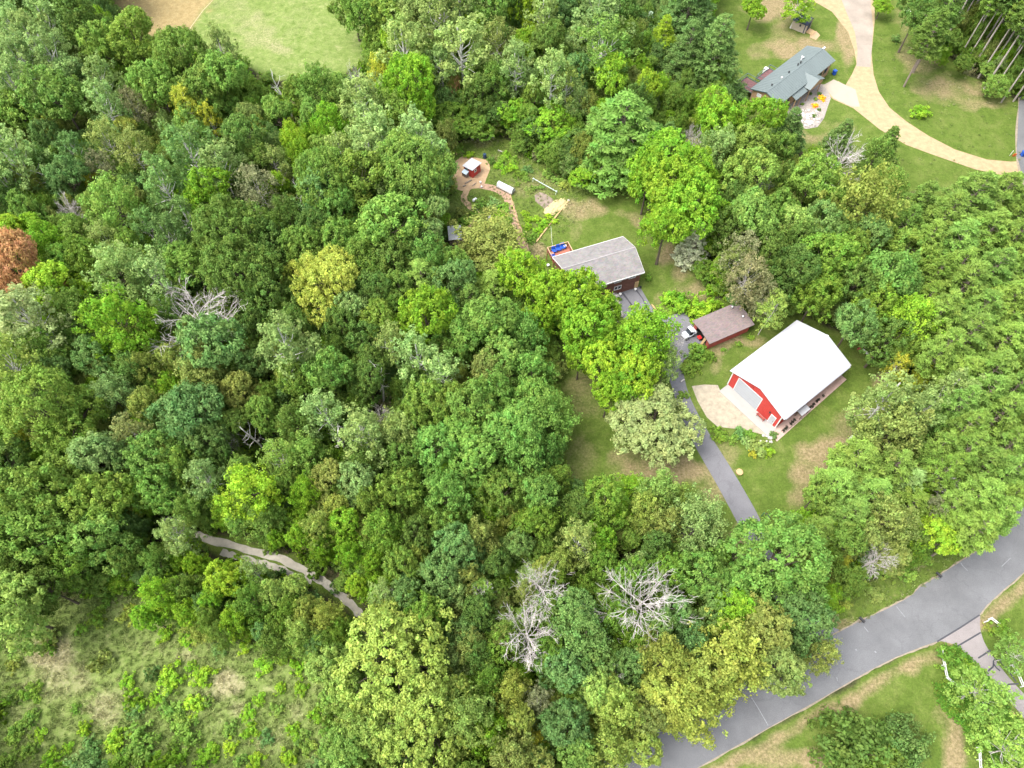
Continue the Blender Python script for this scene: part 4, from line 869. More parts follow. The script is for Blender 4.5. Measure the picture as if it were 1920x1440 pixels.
def deadtree(seed, Rr=5., H=11., fine=3, spread=1.0, lo=.45, m=None, lean=0.0, arms=20):
    """bare crown: long limbs that fork again and again into fine twigs"""
    rng = np.random.default_rng(seed); trunk = MB(); br = MB()
    top = np.array([lean * H, rng.normal() * .2, H * .72]); pts = [np.array([0, 0, -.15]), top * .4 + rng.normal(size=3) * .08, top * .75 + rng.normal(size=3) * .08, top]
    trunk.tube(pts, [.24, .2, .15, .08], 7)
    def grow(p, d, L, r, lev):
        n = 4 if lev == 1 else 3; P = [p]; dd = d.copy()
        for i in range(n):
            dd = unit(dd + rng.normal(size=3) * (.2 if lev == 1 else .24) + np.array([0, 0, .03])); P.append(P[-1] + dd * L / n)
        br.tube(P, [r * (1 - .7 * i / n) for i in range(n + 1)], 4 if lev < 2 else 3, False)
        if lev < fine:
            for i in range(int(rng.integers(8, 11)) if lev < 2 else int(rng.integers(4, 6))):
                t = .22 + .78 * (i + rng.random()) / 10 if lev < 2 else rng.uniform(.25, 1.0); t = min(t, .999); k = min(int(t * n), n - 1); q = P[k] + (P[k + 1] - P[k]) * (t * n - k)
                nd = unit(dd * 1.0 + rng.normal(size=3) * .5); grow(q, nd, L * rng.uniform(.34, .6) * (1.15 - .4 * t), max(r * .55, .026), lev + 1)
    for k in range(arms):
        t = lo + (1 - lo) * k / (arms - 1); p = top * t; az = k * 2.399 + rng.uniform(-.35, .35); el = rng.uniform(.05, .6) + .7 * max(0, t - .75)
        d = np.array([math.cos(az) * math.cos(el), math.sin(az) * math.cos(el), math.sin(el)])
        grow(p, d, Rr * 1.0 * spread * rng.uniform(.7, 1.1) * (1.05 - .3 * (t - lo)), .05, 1)
    a = trunk.mesh('trunk'); a.materials.append(m or BARK_D); b = br.mesh('branches'); b.materials.append(m or BARK_D)
    return dict(H=H, R=Rr, zc=.66, crown=b, trunk=a)
def snag(seed, H=11., m=None):
    """a broken white trunk with a few stubs"""
    rng = np.random.default_rng(seed); t = MB(); P = [np.array([0, 0, -.15])]
    for k in range(6): P.append(P[-1] + np.array([rng.normal() * .15, rng.normal() * .15, H / 6]))
    t.tube(P, [.17, .16, .14, .12, .1, .07, .03], 7); b = MB()
    for k in range(8):
        i = rng.integers(3, 6); p = P[i]; az = rng.uniform(0, 6.3); L = rng.uniform(.8, 2.4); e = p + np.array([math.cos(az) * L, math.sin(az) * L, L * .6]); q = (p + e) / 2 + rng.normal(size=3) * .15
        b.tube([p, q, e], [.05, .035, .015], 4, False)
        for s in range(4): e2 = q + (e - q) * rng.uniform(.2, 1) ; b.tube([e2, e2 + rng.normal(size=3) * .45 + np.array([0, 0, .25])], [.018, .008], 3, False)
    a = t.mesh('trunk'); a.materials.append(m or BARK_W); c = b.mesh('branches'); c.materials.append(m or BARK_W)
    return dict(H=H, R=1.5, zc=.6, crown=c, trunk=a)
def shrub(seed, Rr=1.6, H=1.9, clumps=60, per=36, leaf=.12, mounds=7):
    """several low leafy mounds of uneven height grown together"""
    rng = np.random.default_rng(seed); c = []; d_ = []
    for k in range(mounds):
        az = k * 2.399 + rng.uniform(-.5, .5); q = 0 if k == 0 else Rr * rng.uniform(.32, .72); mr = Rr * rng.uniform(.3, .5); mh = H * (1.0 if k == 0 else rng.uniform(.45, .9))
        m = max(4, clumps // mounds); d = unit(rng.normal(size=(m * 3, 3))); d = d[d[:, 2] > -.1][:m]
        c.append(np.array([q * math.cos(az), q * math.sin(az), mh * .12]) + d * np.array([mr, mr, mh * .8]) * rng.uniform(.7, 1.15, (len(d), 1))); d_.append(d)
    c = np.concatenate(c); d = np.concatenate(d_)
    C, N, t, t2 = clump_leaves(rng, c, d, np.full(len(c), Rr * .19) * rng.uniform(.7, 1.3, len(c)), per, .4, .55)
    C[:, 2] = np.maximum(C[:, 2], .02); a = rng.uniform(.7, 1.3, len(C)) * leaf
    b = MB()
    for k in range(7): e = c[k * 5 % len(c)] * .75; b.tube([(0, 0, -.1), (e[0] * .4, e[1] * .4, e[2] * .6), tuple(e)], [.04, .03, .012], 4, False)
    tm = b.mesh('stems'); tm.materials.append(BARK)
    return dict(H=H, R=Rr, zc=.45, crown=cards('foliage', C, N, a, a * .62, t, t2, LEAF, rng), trunk=tm)

PROTO = {
 'o': [broadleaf(10 + i, lobes=9 + i % 5, per_lobe=25, per=38, leaf=.175, rz=.36 + .02 * (i % 4)) for i in range(9)],
 'O': [broadleaf(40 + i, 7.6, 15.5, 27, 32, 34, .20, lobe_r=(.20, .36), qr=(.45, .86), ck=.085, fillin=7) for i in range(3)],
 'm': [broadleaf(60 + i, 4.2, 12., 21 + i, 15, 34, .165, lobe_r=(.18, .30), up=.45, qr=(.45, .86), ck=.11, fillin=5) for i in range(5)] + [aspen(70 + i, 4.2, 12., BARK, 1.25, .17, 36, .16) for i in range(4)],        # many small upright heads
 'a': [aspen(80 + i, n=26 + 2 * i, dens=.85, tr=.2) for i in range(7)],
 'h': [aspen(100 + i, 3.0, 11., BARK_D, .72, .125, 32, .08) for i in range(4)],
 'c': [broadleaf(120 + i, 8.6, 15., 44, 22, 34, .19, BARK, lobe_r=(.11, .24), loose=.1, up=.25, qr=(.4, .95), ck=.07, fillin=9) for i in range(2)],   # open cottonwood
 'p': [pine(140 + i, 3.4, 18., .44, 10, .27, per=40, tuft=.6) for i in range(6)],
 't': [pine(160 + i, 2.7, 22., .58, 8, .33, per=26, bark=mat('grey_pine_bark', (.30, .265, .235), .9, .25, 5, .4, alb=1)) for i in range(3)],                                    # tall plantation pine
 'w': [pine(170 + i, 5.6, 16.,   .14, 14, .28, .75, per=32, taper=.8, arms=8, tuft=.62, zc=.45, rise=.18, cone=.72) for i in range(3)],
 's': [pine(180 + i, 2.2, 9., .05, 13, .2, .85, per=34, arms=9, tuft=.3, zc=.36, rise=-.1, cone=.9) for i in range(2)],
 'l': [broadleaf(190, 5.5, 9.5, 34, 20, 38, .16, None, lobe_r=(.14, .27), qr=(.38, .95), ck=.085, fillin=9, loose=.08)],
 'd': [deadtree(200 + i, lo=.4 + .05 * i) for i in range(4)],
 'D': [deadtree(220 + i, 6.0, 12., 3, 1.05, .5) for i in range(2)],
 'n': [snag(230 + i) for i in range(3)],
 'v': [shrub(240 + i) for i in range(5)],
 'V': [shrub(260 + i, 3.4, 3.2, 190, 40, .15, 12) for i in range(2)],
}

# ------------------------------------------------------------------ the trees and shrubs, one by one
PAL = dict(G=(.148, .248, .044), D=(.104, .184, .038), B=(.170, .315, .026), X=(.225, .365, .032), Y=(.36, .39, .05), P=(.215, .315, .100), O=(.200, .255, .068), T=(.125, .228, .066),
           L=(.225, .325, .075), R=(.44, .26, .12), U=(.50, .58, .46), K=(.225, .285, .060), M=(.150, .280, .056), Q=(.172, .285, .058), F=(.25, .305, .118), W=(.205, .215, .105), Z=(1, 1, 1), N=(.132, .238, .034), J=(.85, .47, .02), I=(.33, .375, .07))
PAL = {k: (c if k == 'Z' else (c[0] * 1.11, c[1] * 1.10, c[2] * 1.0)) for k, c in PAL.items()}
PALN = dict(G='mid green', D='dark green', B='bright green', X='vivid lime green', Y='yellow', P='pale grey-green', O='olive', T='blue-green', L='pale lime', R='rust orange', U='silvery blue',
            K='golden olive', M='mint green', Q='soft green', F='pale straw-green', W='brownish', Z='bare grey', N='deep grass green', J='golden yellow', I='golden green')
# photo x, y of the crown, its radius there, kind, colour, (height in metres)
DATA = '''
30 57 36 a P;62 80 34 a P;98 52 34 a P;102 112 38 a P;45 118 34 a P;158 44 46 o D;18 18 36 o D;78 12 32 o D;198 95 42 o G;262 88 46 o G;340 120 54 o G;420 165 46 o G;300 172 50 o G;385 188 44 o G
418 98 28 a P;130 150 34 m P;118 196 54 o G;197 158 28 a P;204 205 36 a P;258 205 30 h W;42 215 37 o G;30 165 40 a P;355 208 28 a Y;397 232 19 a Y;450 275 44 o D;365 250 28 o Q;10 120 30 o D;15 225 30 o D
553 272 24 m X;520 215 28 m Q;600 180 36 m G;585 222 28 m Q;622 246 30 m B;560 180 26 m G;640 200 26 m Q;470 225 24 m O;490 300 30 m Q;520 310 26 h O;570 305 28 m B;600 290 26 m Q;640 290 30 a P;660 330 20 m X
90 262 26 o T;147 290 24 a T;205 270 34 h O;262 290 36 h O;193 318 26 h W;128 338 38 m T;35 305 44 a P;60 352 24 m K;172 340 14 m Y;240 250 24 m K;90 320 26 m D
360 300 44 a T;310 352 42 a T;420 325 36 a P;400 370 46 o B;485 358 36 h W;525 350 20 m X;225 398 46 m Q;182 392 30 m Q;280 432 32 h T;322 450 32 a T;435 438 66 O D;510 458 40 o D;620 350 58 O G;545 415 30 m D;350 415 30 a T
25 450 38 m X;70 440 30 m B;100 466 36 m B;160 455 34 o G;205 462 36 h O;250 470 32 m G;10 390 34 m D;60 400 34 m G;20 350 28 a T
683 30 42 o G;727 53 34 o G;770 43 36 o O;750 10 40 o D;712 0 36 o D;660 5 34 o G;823 40 44 a P;860 18 42 a P;920 27 46 o M;973 12 36 o D;1003 22 36 m X;1022 42 34 a P;1052 38 32 o T;1120 48 50 a P;1090 80 28 m P;1132 98 42 a Q;1030 96 40 o D;990 92 28 m B;930 84 34 h O;1075 10 34 o D;1160 20 30 o D;900 60 30 o G;1170 85 30 m G
757 100 46 a P;735 88 26 m X;867 98 50 a P;828 130 24 a P;892 78 24 m B;853 170 15 m R;967 132 34 a P;1034 155 36 a P;1077 147 28 o T;1062 168 26 a K;768 172 62 O B;717 150 26 m Y;1147 148 34 m X;1213 170 28 m X;683 205 38 a P;930 160 30 m G;900 180 30 m D;800 130 26 m D;1000 185 26 m G
960 214 36 o B 8;1035 236 44 o B 8;853 226 44 o N 7;895 234 36 o N 6;818 246 28 o N 6;920 208 32 o D 8;1083 190 22 h P;1165 262 98 w M 17;1240 92 40 w X 13;1214 62 16 s U;1290 28 62 w T 18;1337 118 62 w T 18;1285 118 50 w T 16;1190 205 28 m D;1000 244 34 o D 7;1085 276 36 o D 8;780 245 30 m O;740 225 34 m Q
1235 312 54 o B;1260 368 50 o X;1300 335 42 o B;1247 432 42 o B;1302 388 58 o B;1215 340 36 o B
705 265 50 a P;775 320 66 O Q;816 302 36 a P;670 350 56 o G;798 365 38 m Q;816 400 28 m P;725 430 58 O M;715 402 13 m Y;802 450 32 m P;804 498 38 m M;640 410 40 o M;600 370 36 a T;760 390 36 o D;822 348 24 m P;640 460 36 o G;700 310 40 a P;780 270 40 a P
919 450 52 m O 7;575 470 40 o G;600 440 34 o D
1412 18 28 m B 8;1497 12 26 a B 8;1653 12 20 m B 5;1722 25 36 o D;1750 60 42 p D 17;1775 20 46 p D 19
1345 230 46 o B;1420 242 42 o B;1475 255 40 w T 11;1455 290 30 o G;1343 297 36 m P;1393 285 44 m Q;1573 265 32 w T 9;1633 305 28 m Q;1655 285 28 s D 9;1405 340 54 m Q;1517 352 50 o G;1612 392 58 m K;1620 450 42 o T;1407 414 50 m Q;1487 430 42 m L;1533 430 44 o T;1300 465 32 s U 9;1390 480 36 h W;1360 440 36 o D;1450 400 36 o G;1560 460 36 o D;1560 405 34 o G;1470 350 30 o D;1370 380 34 o D
1730 375 46 p Q 14;1700 420 40 p G 14;1660 360 30 m G;1780 400 50 p Q;1830 365 58 p Q;1885 360 50 p Q;1690 480 42 o G;1740 450 46 p Q;1800 450 52 p Q;1860 430 52 p Q;1910 440 44 p Q;1930 380 40 p Q;1800 500 46 p Q
33 513 66 O R;110 548 50 m X;63 602 60 a F;25 690 50 a L;230 617 56 m B;270 632 26 m K;143 590 36 m Q;140 637 26 m Q;110 710 36 o T;187 673 36 o T;400 660 60 O T;330 677 34 m K;387 712 46 m O;457 737 36 m O;363 780 58 O T;397 832 42 o T;540 655 50 a P;617 705 50 o M;617 536 76 c I 16;455 512 66 O D;368 507 42 o G;297 520 46 h P;230 520 46 m P;180 492 42 o N;135 500 36 m N;30 600 30 m P;90 660 40 m Q;80 560 30 m K
100 780 74 O G;217 747 36 m P;285 765 36 m K;250 817 33 h F;33 800 20 m Y;187 855 50 m P;303 857 46 o M;610 780 38 a P;390 900 34 a P;477 930 48 m X;304 924 38 o M;450 890 30 m Q;530 865 40 h Q;620 905 36 m O;83 925 70 O G;187 945 56 o G;27 880 46 o D;560 800 36 m D;500 780 34 m G;330 600 26 m D;480 610 34 m D;510 560 44 o D;560 620 30 m D;250 700 34 m D;280 700 28 m K;480 690 30 o T;560 720 34 o G;440 800 30 m D;640 620 34 o D;680 640 36 o D;660 580 36 m P;580 860 34 m Q;240 880 34 o T;130 860 34 m Q;350 880 34 m G;420 860 30 m D;580 930 30 m B;540 905 30 m G;10 960 40 o G;140 990 46 o G
790 520 52 p Q 13;855 545 44 o T;925 535 44 p Q 12;755 562 36 o G;800 605 56 o B;915 610 58 m M;985 635 36 m M;735 650 32 a P;783 676 38 a P;828 706 38 a P;950 680 44 m Q;996 706 36 m M;870 640 46 o M;880 760 50 m M;810 760 42 o G;1022 790 44 m M;975 800 52 m M;860 825 46 m M;980 848 50 m M;893 872 52 m M;815 850 46 o M;755 820 38 m P;685 825 42 a P;672 910 42 m P;750 920 42 o G;840 935 44 m M;1004 930 42 m M;920 700 40 m O;700 560 40 o D;690 500 40 o G;740 500 40 o D;720 610 36 o G;930 745 40 m M;1000 750 36 m M;940 930 42 o G;760 870 36 o G;690 870 34 m D;930 820 44 m M;1028 850 28 m M;856 514 34 o G;880 560 36 p Q 12;690 720 36 o D;700 680 30 m D;850 770 40 o G;780 800 36 o G;780 720 30 m D;1048 900 22 o G
975 520 42 o B;1028 568 52 o B;1078 560 56 o B;1100 632 50 o B;1088 668 30 o B;1126 690 40 o X;1142 740 33 o B;1205 642 56 m B;1195 702 46 m X;1226 794 84 l F 9;1135 946 44 o N;1232 927 38 m L;1062 610 30 o B;1160 655 40 o B;1010 615 30 o B;1170 720 36 o B;1130 590 36 m B;1268 938 24 m L;1250 680 26 h P
1400 525 40 h W;1375 500 30 h O;1446 580 28 h L;1480 515 46 o D;1545 500 52 o N;1655 520 56 m M;1528 560 34 o N;1600 608 42 o T;1640 580 40 o N;1700 612 44 m X;1680 690 20 h Y;1722 712 16 m Y;1600 540 42 o D;1660 640 36 o D;1740 560 40 p G;1440 490 38 o D;1500 460 36 o D;1590 480 36 o G;1690 560 36 o D;1430 560 26 h W;1700 660 30 m G
1815 530 58 p Q;1897 560 52 p Q;1765 585 46 p Q;1822 625 56 p Q;1884 640 50 p Q;1770 655 46 p Q;1865 695 50 p Q;1805 700 48 p Q;1908 725 46 p Q;1850 740 46 p Q;1870 500 46 p Q;1760 510 44 p G;1930 620 40 p Q;1840 580 46 p Q;1935 500 40 p Q;1930 800 40 p Q
1775 745 40 a P;1655 758 52 a P;1718 782 42 a P;1665 815 54 m O;1612 862 52 p Q 13;1680 872 48 p Q 13;1570 905 50 p Q 12;1640 925 46 p Q 12;1812 802 46 p Q;1815 842 48 p Q;1880 775 48 p Q;1847 868 50 p Q;1900 832 44 p Q;1897 885 46 p Q;1680 922 44 s P 11;1840 930 52 p Q;1760 840 40 p Q;1780 880 40 p G;1740 880 34 m G;1895 930 36 p Q;1600 960 44 p Q 12;1650 980 40 m O;1710 945 36 p G 12;1790 950 40 p Q 13;1530 930 34 m Q;1740 800 34 m Q;1735 960 30 h W;1800 760 40 p Q
77 1003 64 O G;196 1014 50 o Q;28 1150 66 O L;90 1105 42 o D;140 1060 40 o N;333 1010 30 a P;360 1016 17 m X;372 1060 22 m B;30 1060 40 o D;243 1052 26 o D;300 1060 26 m G;50 1080 34 m D
310 1122 36 m B;430 1086 38 m X;480 1076 26 h P;480 1132 34 m N;517 1116 30 m L;556 1101 24 m L;447 1166 26 m X;578 1147 30 m K;573 1190 30 m L;615 1250 42 m L;617 1166 28 m K;400 1130 30 m B;360 1150 28 m B;350 1110 28 m G;530 1165 28 m N;550 1150 26 m N;500 1190 24 m T;420 1190 22 m Q;280 1160 24 m B;600 1210 26 m T;640 1190 26 m N;300 1090 24 m G;400 1165 24 m G
825 1086 46 m T;860 1036 44 o T;900 1015 32 m O;970 1026 32 m T;1085 1020 36 a O;1005 980 38 o N;673 1100 22 m X;720 1118 30 h P;660 1045 26 m B;700 1060 26 m B;760 1060 34 o G;780 1010 36 o D;720 1000 36 m N;650 990 34 m B;600 1000 30 m K;560 1010 28 m B;500 990 28 m Q;450 985 24 m Q;640 960 30 m K;700 950 34 m G;840 985 34 o G;930 1060 32 m D;880 1090 28 m O;1080 960 36 o D;1120 1010 36 m B;1050 1060 28 m K;760 1120 34 o T;800 1150 34 o N;900 1150 30 m D;1040 1090 26 m N;605 1036 20 m B;520 1014 20 m B;470 950 26 m Q;1130 1060 34 o N
742 1232 112 c L 14;800 1365 108 c L 14;690 1372 80 c L 12;655 1290 40 m L;880 1350 50 m L;650 1420 50 m Q
1073 1150 46 m T;1090 1198 50 m T;1057 1250 46 m T;957 1295 34 m K;1007 1312 28 h W;1057 1362 50 m T;1007 1388 18 m Y 6;1085 1415 40 m Q;1120 1295 40 m L;1157 1332 48 m L;1205 1350 44 m O;1240 1245 46 m K;1245 1312 54 m K;1140 1402 42 m L;970 1350 30 m K;1180 1250 36 m T;1110 1240 34 o T;940 1210 34 o N;900 1230 30 m D;1150 1160 36 o N;1180 1090 36 o N;1230 1180 36 m T;1030 1230 34 o N;920 1280 30 m N;1250 1080 36 o N;1270 1150 34 m T;960 1420 40 m O;1010 1440 34 m O
1450 1065 98 O M 15;1492 1165 52 o T;1305 982 46 m P;1240 985 34 m O;1310 1076 46 o M;1420 1182 60 m O;1370 1232 60 m K;1460 1257 54 m O;1535 1228 28 m O;1322 1278 56 m K;1292 1332 46 m K;1375 1150 44 m B;1340 1130 40 o T;1230 1030 34 m D;1380 1090 40 o M;1206 962 32 m L;1200 1400 40 m L;1290 1210 36 m T
1580 1012 36 m G;1574 1052 18 m Y 5;1745 1010 40 m X;1682 992 36 h O;1830 992 54 p Q;1875 962 48 p Q;1780 985 36 p G 12;1620 1010 34 m O;1540 990 30 p Q 11
1842 1302 52 h Q 8;1909 1226 36 h Q 8;1898 1404 56 h Q 8
'''
SHRUBS = '''240 1280 18 v B;317 1270 26 v B;380 1267 23 v B;497 1247 22 v B;563 1290 15 v B;527 1290 14 v B;367 1317 22 v X;320 1333 26 v G;253 1337 18 v T;213 1387 25 v X;173 1400 22 v T;267 1390 35 v G;343 1377 30 v G;383 1417 24 v B;433 1367 18 v Q;97 1420 18 v B;127 1400 11 v B;290 1310 16 v B
485 1310 14 v B;465 1335 16 v B;520 1330 14 v Q;470 1370 18 v B;500 1385 16 v T;550 1370 18 v B;590 1340 16 v B;580 1400 20 v Q;540 1420 18 v B;480 1425 18 v B;600 1440 22 v T;430 1400 16 v X;450 1425 16 v Q;30 1370 24 v G;60 1345 18 v G;20 1310 20 v D;55 1405 20 v G;140 1330 12 v N;330 1425 22 v B;230 1430 22 v N;190 1440 18 v B;15 1430 22 v G;75 1375 14 v X;360 1250 12 v B;610 1310 18 v Q;620 1360 20 v N;60 1300 20 v N;180 1160 22 v N;200 1120 20 v N;240 1150 20 v K;150 1180 14 v N;560 1250 18 v B;530 1235 18 v N;460 1215 16 v X;410 1215 18 v T;350 1200 18 v B;310 1190 18 v B
1275 566 26 v B 2.6;1308 578 32 v B 3;1255 555 20 v B 2;1335 570 20 v B 2;1310 662 26 v N 2.2;1298 690 20 v G 2;1330 668 14 v N 1.4;1350 812 18 v N;1386 812 14 v T;1405 812 12 v N;1425 838 18 v O;1440 845 12 v X;1452 815 9 v T;1400 830 12 v P;1372 822 12 v G;1412 850 10 v Y;1280 740 12 v G
1787 1238 26 v N 2.2;1880 1182 21 v N 1.8;1852 1175 8 v K;1814 1252 16 v B 1;1838 1262 12 v B 1;1728 210 20 v B 2;1680 72 9 v T 1.6;1385 645 7 v N;1357 655 7 v N;1408 632 7 v N;1520 145 4 v B
1618 1412 84 V D 6;1694 1396 56 V T 5;1660 1440 52 V N 5;1600 1085 26 v N 2;1665 1066 22 v G 2;1640 1110 18 v O 1.5;1700 1072 20 v Q 1.6;1580 1110 18 v O 1.6;1590 1130 14 v K 1
940 300 12 v N;960 312 12 v B;975 325 13 v N;990 318 11 v T;945 318 10 v B;905 380 14 v G 1;925 378 16 v P 1.2;945 388 14 v N 1;900 405 12 v N 1;935 405 14 v B 1.2;950 415 13 v N 1;958 432 10 v B;868 400 14 v O 1.5;872 415 14 v N 1.4;920 300 10 v D 1.4;1005 410 10 v X;990 425 10 v B;1020 420 12 v B;995 450 10 v N;1030 405 9 v X;1060 345 14 v K;1045 335 12 v Q;965 300 12 v N;950 290 11 v B;935 310 9 v B;985 335 9 v Q;1000 352 8 v Q;990 358 8 v O;1015 350 7 v Q;985 400 9 v X;992 410 9 v B;1010 430 10 v B;1002 440 9 v N;980 440 8 v B;888 400 9 v N;893 388 9 v G;880 290 10 v B;860 280 10 v N;1040 415 8 v X;970 345 7 v Q;1025 325 14 v Q;1215 520 8 v N 1.2;1146 556 8 v T;1160 560 7 v N
1470 205 5 v G .6;1477 200 5 v D .6;1464 212 4 v D .5;1497 203 4 v D .5;1505 195 4 v N .5;1530 185 4 v N .5;1535 205 5 v D .6;1528 217 5 v D .6;1520 175 4 v D .5;1537 176 5 v D .6;1490 188 4 v N .5
1542 184 8 v J .8;1528 197 7 v J .7'''
BARE = '''133 395 28 d;375 596 82 D;667 160 26 d;715 782 24 d;1300 262 22 d;1573 303 46 d;1433 356 18 d;1018 1110 58 d;988 1190 66 d;1200 1130 86 D;1643 1045 32 d;1760 905 36 d;1153 1266 22 d;1262 652 28 d;735 1125 20 d;330 995 20 d;905 1110 28 d;430 830 18 d;1295 1000 18 d'''
SNAGS = [(550, 223, 507, 128), (560, 420, 577, 352), (503, 857, 448, 800), (720, 760, 718, 690), (650, 860, 640, 800), (520, 845, 512, 832)]
PLANT = [(1792, 118), (1806, 124), (1820, 133), (1834, 146), (1845, 167), (1858, 176), (1877, 192), (1762, 92), (1740, 70), (1722, 48), (1850, 140), (1870, 150), (1890, 168), (1810, 95), (1830, 105), (1780, 80), (1900, 190), (1925, 200), (1760, 50), (1800, 60), (1850, 90), (1890, 120), (1920, 150), (1840, 60), (1880, 70), (1920, 100), (1790, 20), (1830, 20), (1870, 20), (1910, 40), (1750, 15)]
KNAME = dict(o='broadleaf_tree', O='broadleaf_tree', m='bushy_tree', a='aspen_tree', h='sparse_tree', c='cottonwood_tree', p='pine_tree', t='pine_tree', w='white_pine', s='spruce_tree', l='willow_tree', d='dead_tree', D='dead_tree', n='birch_snag', v='shrub', V='shrub')
KDESC = dict(o='round-crowned tree', O='broad spreading tree', m='bushy tree', a='upright aspen', h='thin-leaved tree', c='open cottonwood', p='tufted pine', t='tall bare-stemmed pine', w='tiered white pine', s='pointed spruce', l='willow', d='leafless tree', D='leafless tree', n='white snag', v='shrub', V='dense shrub')
KCAT = {k: ('shrub' if k in 'vV' else 'dead tree' if k in 'dDn' else 'tree') for k in KNAME}
FULLG = dict(tree='trees of the wood and yards', shrub='shrubs of the meadow and yards')
trng = random.Random(77); THINGS = []; cnt = {}
def put(kind, px, py, rpx, col, H=None, ground=None):
    P = PROTO[kind]; r = 4.0; h = H or 10.0
    if ground is None:
        for _ in range(4):
            pr = P[0]; zc = pr['zc'] * h; c = at(px, py, zc); r = rpx / scale_at(c)
            if H is None:
                if kind in 'oOm': h = min(max(2.35 * r + 5.6, 4.5), 18)
                elif kind == 'a': h = min(max(2.9 * r + 6.5, 7), 19)
                elif kind == 'h': h = min(max(2.6 * r + 5.0, 5), 14)
                elif kind in 'vV': h = max(.5, .95 * r)
                elif kind in 'dD': h = min(max(1.6 * r + 7, 7), 15)
                elif kind == 'p': h = 14.0 + (px * 7 + py * 13) % 3.5
                elif kind == 's': h = 4.0 * r
                else: h = pr['H']
        loc = Vector((c.x, c.y, 0))
    else: loc = ground; r = rpx
    if kind == 'p': r *= .9
    if kind == 'o' and r > 5.6: P = PROTO['O']
    if kind == 'O' and r < 5.2: P = PROTO['o']
    i = cnt.get(kind, 0); cnt[kind] = i + 1; pr = P[(i * 5 + i // len(P)) % len(P)]
    s = r / pr['R']; t = empty(KNAME[kind], loc, trng.uniform(0, 6.283)); t.scale = (s * trng.uniform(.88, 1.12), s * trng.uniform(.88, 1.12), h / pr['H'])
    t['category'] = KCAT[kind]
    cr = link(pr['crown'].name.split('.')[0], pr['crown'], t); link(pr['trunk'].name.split('.')[0], pr['trunk'], t)
    base = np.array(PAL[col]) * (1.2 if kind == 'v' and col not in 'JY' else 1); v = trng.uniform(.92, 1.24); hshift = trng.uniform(-.08, .08)
    cr.color = (*np.clip(base * v * np.array([1 + hshift, 1, 1 - hshift]), 0, 1), 1)
    THINGS.append(dict(o=t, kind=kind, col=col, px=px, py=py, r=rpx if ground is None else rpx * scale_at(loc), rm=r, h=h, loc=loc))
    return t
rows = [q.split() for q in (DATA + '\n' + SHRUBS + '\n' + BARE).replace('\n', ';').split(';') if q.strip()]
for q in rows:
    put(q[3], float(q[0]), float(q[1]), float(q[2]), q[4] if len(q) > 4 else 'Z', float(q[5]) if len(q) > 5 else None)
for bx, by, tx, ty in SNAGS:
    b0 = at(bx, by); best = min(np.arange(2, 14, .25), key=lambda z: abs(topx(b0.x, b0.y, z)[1] - ty)); tp = at(tx, ty, best)
    t = put('n', (bx + tx) / 2, (by + ty) / 2, 1.5, 'Z', best, b0); d = tp - b0
    t.rotation_euler = (math.atan2(-d.y, best) * .9, math.atan2(d.x, best) * .9, 0); t.scale = (1, 1, d.length / 11)
for k, (px, py) in enumerate(PLANT):
    p = at(px, py); put('t', *topx(p.x, p.y, 16), 2.4 + (k % 5) * .2, 'D' if k % 3 else 'G', 20 + (k * 7 % 5), p)
# young trees and brush that fill the gaps between the crowns
cx_ = np.array([t['px'] for t in THINGS]); cy__ = np.array([t['py'] for t in THINGS]); cr_ = np.array([t['r'] for t in THINGS])
NOFILL = GRASS + [poly('960,1530 1150,1400 1560,1180 1800,1040 1930,900 2100,1000 2100,1600'), poly('1120,520 1210,505 1330,620 1320,700 1460,1000 1400,1010 1250,740 1180,640'), poly('262,955 420,995 560,1040 720,1160 690,1195 560,1100 420,1055 262,985'), poly('1500,150 1640,130 1920,290 1920,345 1640,260 1500,220')]
nf = 0; fills = []
for k in range(6000):
    px = trng.uniform(-30, 1950); py = trng.uniform(-20, 1450)
    if any(inpoly(np.array(px), np.array(py), p) for p in NOFILL): continue
    rp = trng.uniform(17, 30) * (1 if py > 400 else .8)
    if len(cx_) and (np.hypot(cx_ - px, cy__ - py) < (cr_ * .82 + rp * .5)).any(): continue
    fills.append((px, py, rp)); cx_ = np.append(cx_, px); cy__ = np.append(cy__, py); cr_ = np.append(cr_, rp); nf += 1
    if nf >= 150: break
print('TREES', len(THINGS), 'fills', nf)

# labels: look, then place against the nearest landmark that can be found in the photo, then order
MARKS = [('the red barn', 1480, 700), ('the brown-roofed shed', 1355, 610), ('the grey-roofed house', 1120, 490), ('the red coop', 883, 315), ('the green-roofed house', 1485, 140), ('the dirt track', 500, 1045), ('the grassy meadow', 300, 1300), ('the open field', 430, 50),
         ('the big bare tree', 375, 595), ('the two bare trees', 1100, 1150), ('the pale willow', 1225, 790), ('the paved road', 1640, 1190), ('the gravel drive', 1720, 255), ('the pale cottonwoods', 760, 1300), ('the golden spreading tree', 617, 540), ('the wood shelter', 853, 440), ('the rust orange tree', 33, 513),
         ('the great white pine', 1165, 262), ('the covered pile', 31, 757), ('the vivid lime tree', 477, 930), ('the blue bin', 1563, 140), ('the big mint tree', 1450, 1065), ('the lower-right driveway', 1840, 1230), ('the painted bench', 1622, 660)]
_T = ['', '', 'twenty', 'thirty', 'forty']; _U = ['', 'first', 'second', 'third', 'fourth', 'fifth', 'sixth', 'seventh', 'eighth', 'ninth', 'tenth', 'eleventh', 'twelfth', 'thirteenth', 'fourteenth', 'fifteenth', 'sixteenth', 'seventeenth', 'eighteenth', 'nineteenth']
def _ord(k):
    k += 1
    if k == 1: return 'nearest'
    return (_U[k] if k < 20 else _T[k // 10] + ('-' + _U[k % 10] if k % 10 else '') if k % 10 else {20: 'twentieth', 30: 'thirtieth', 40: 'fortieth'}[k]) + ' nearest'
ORD = [_ord(k) for k in range(49)]
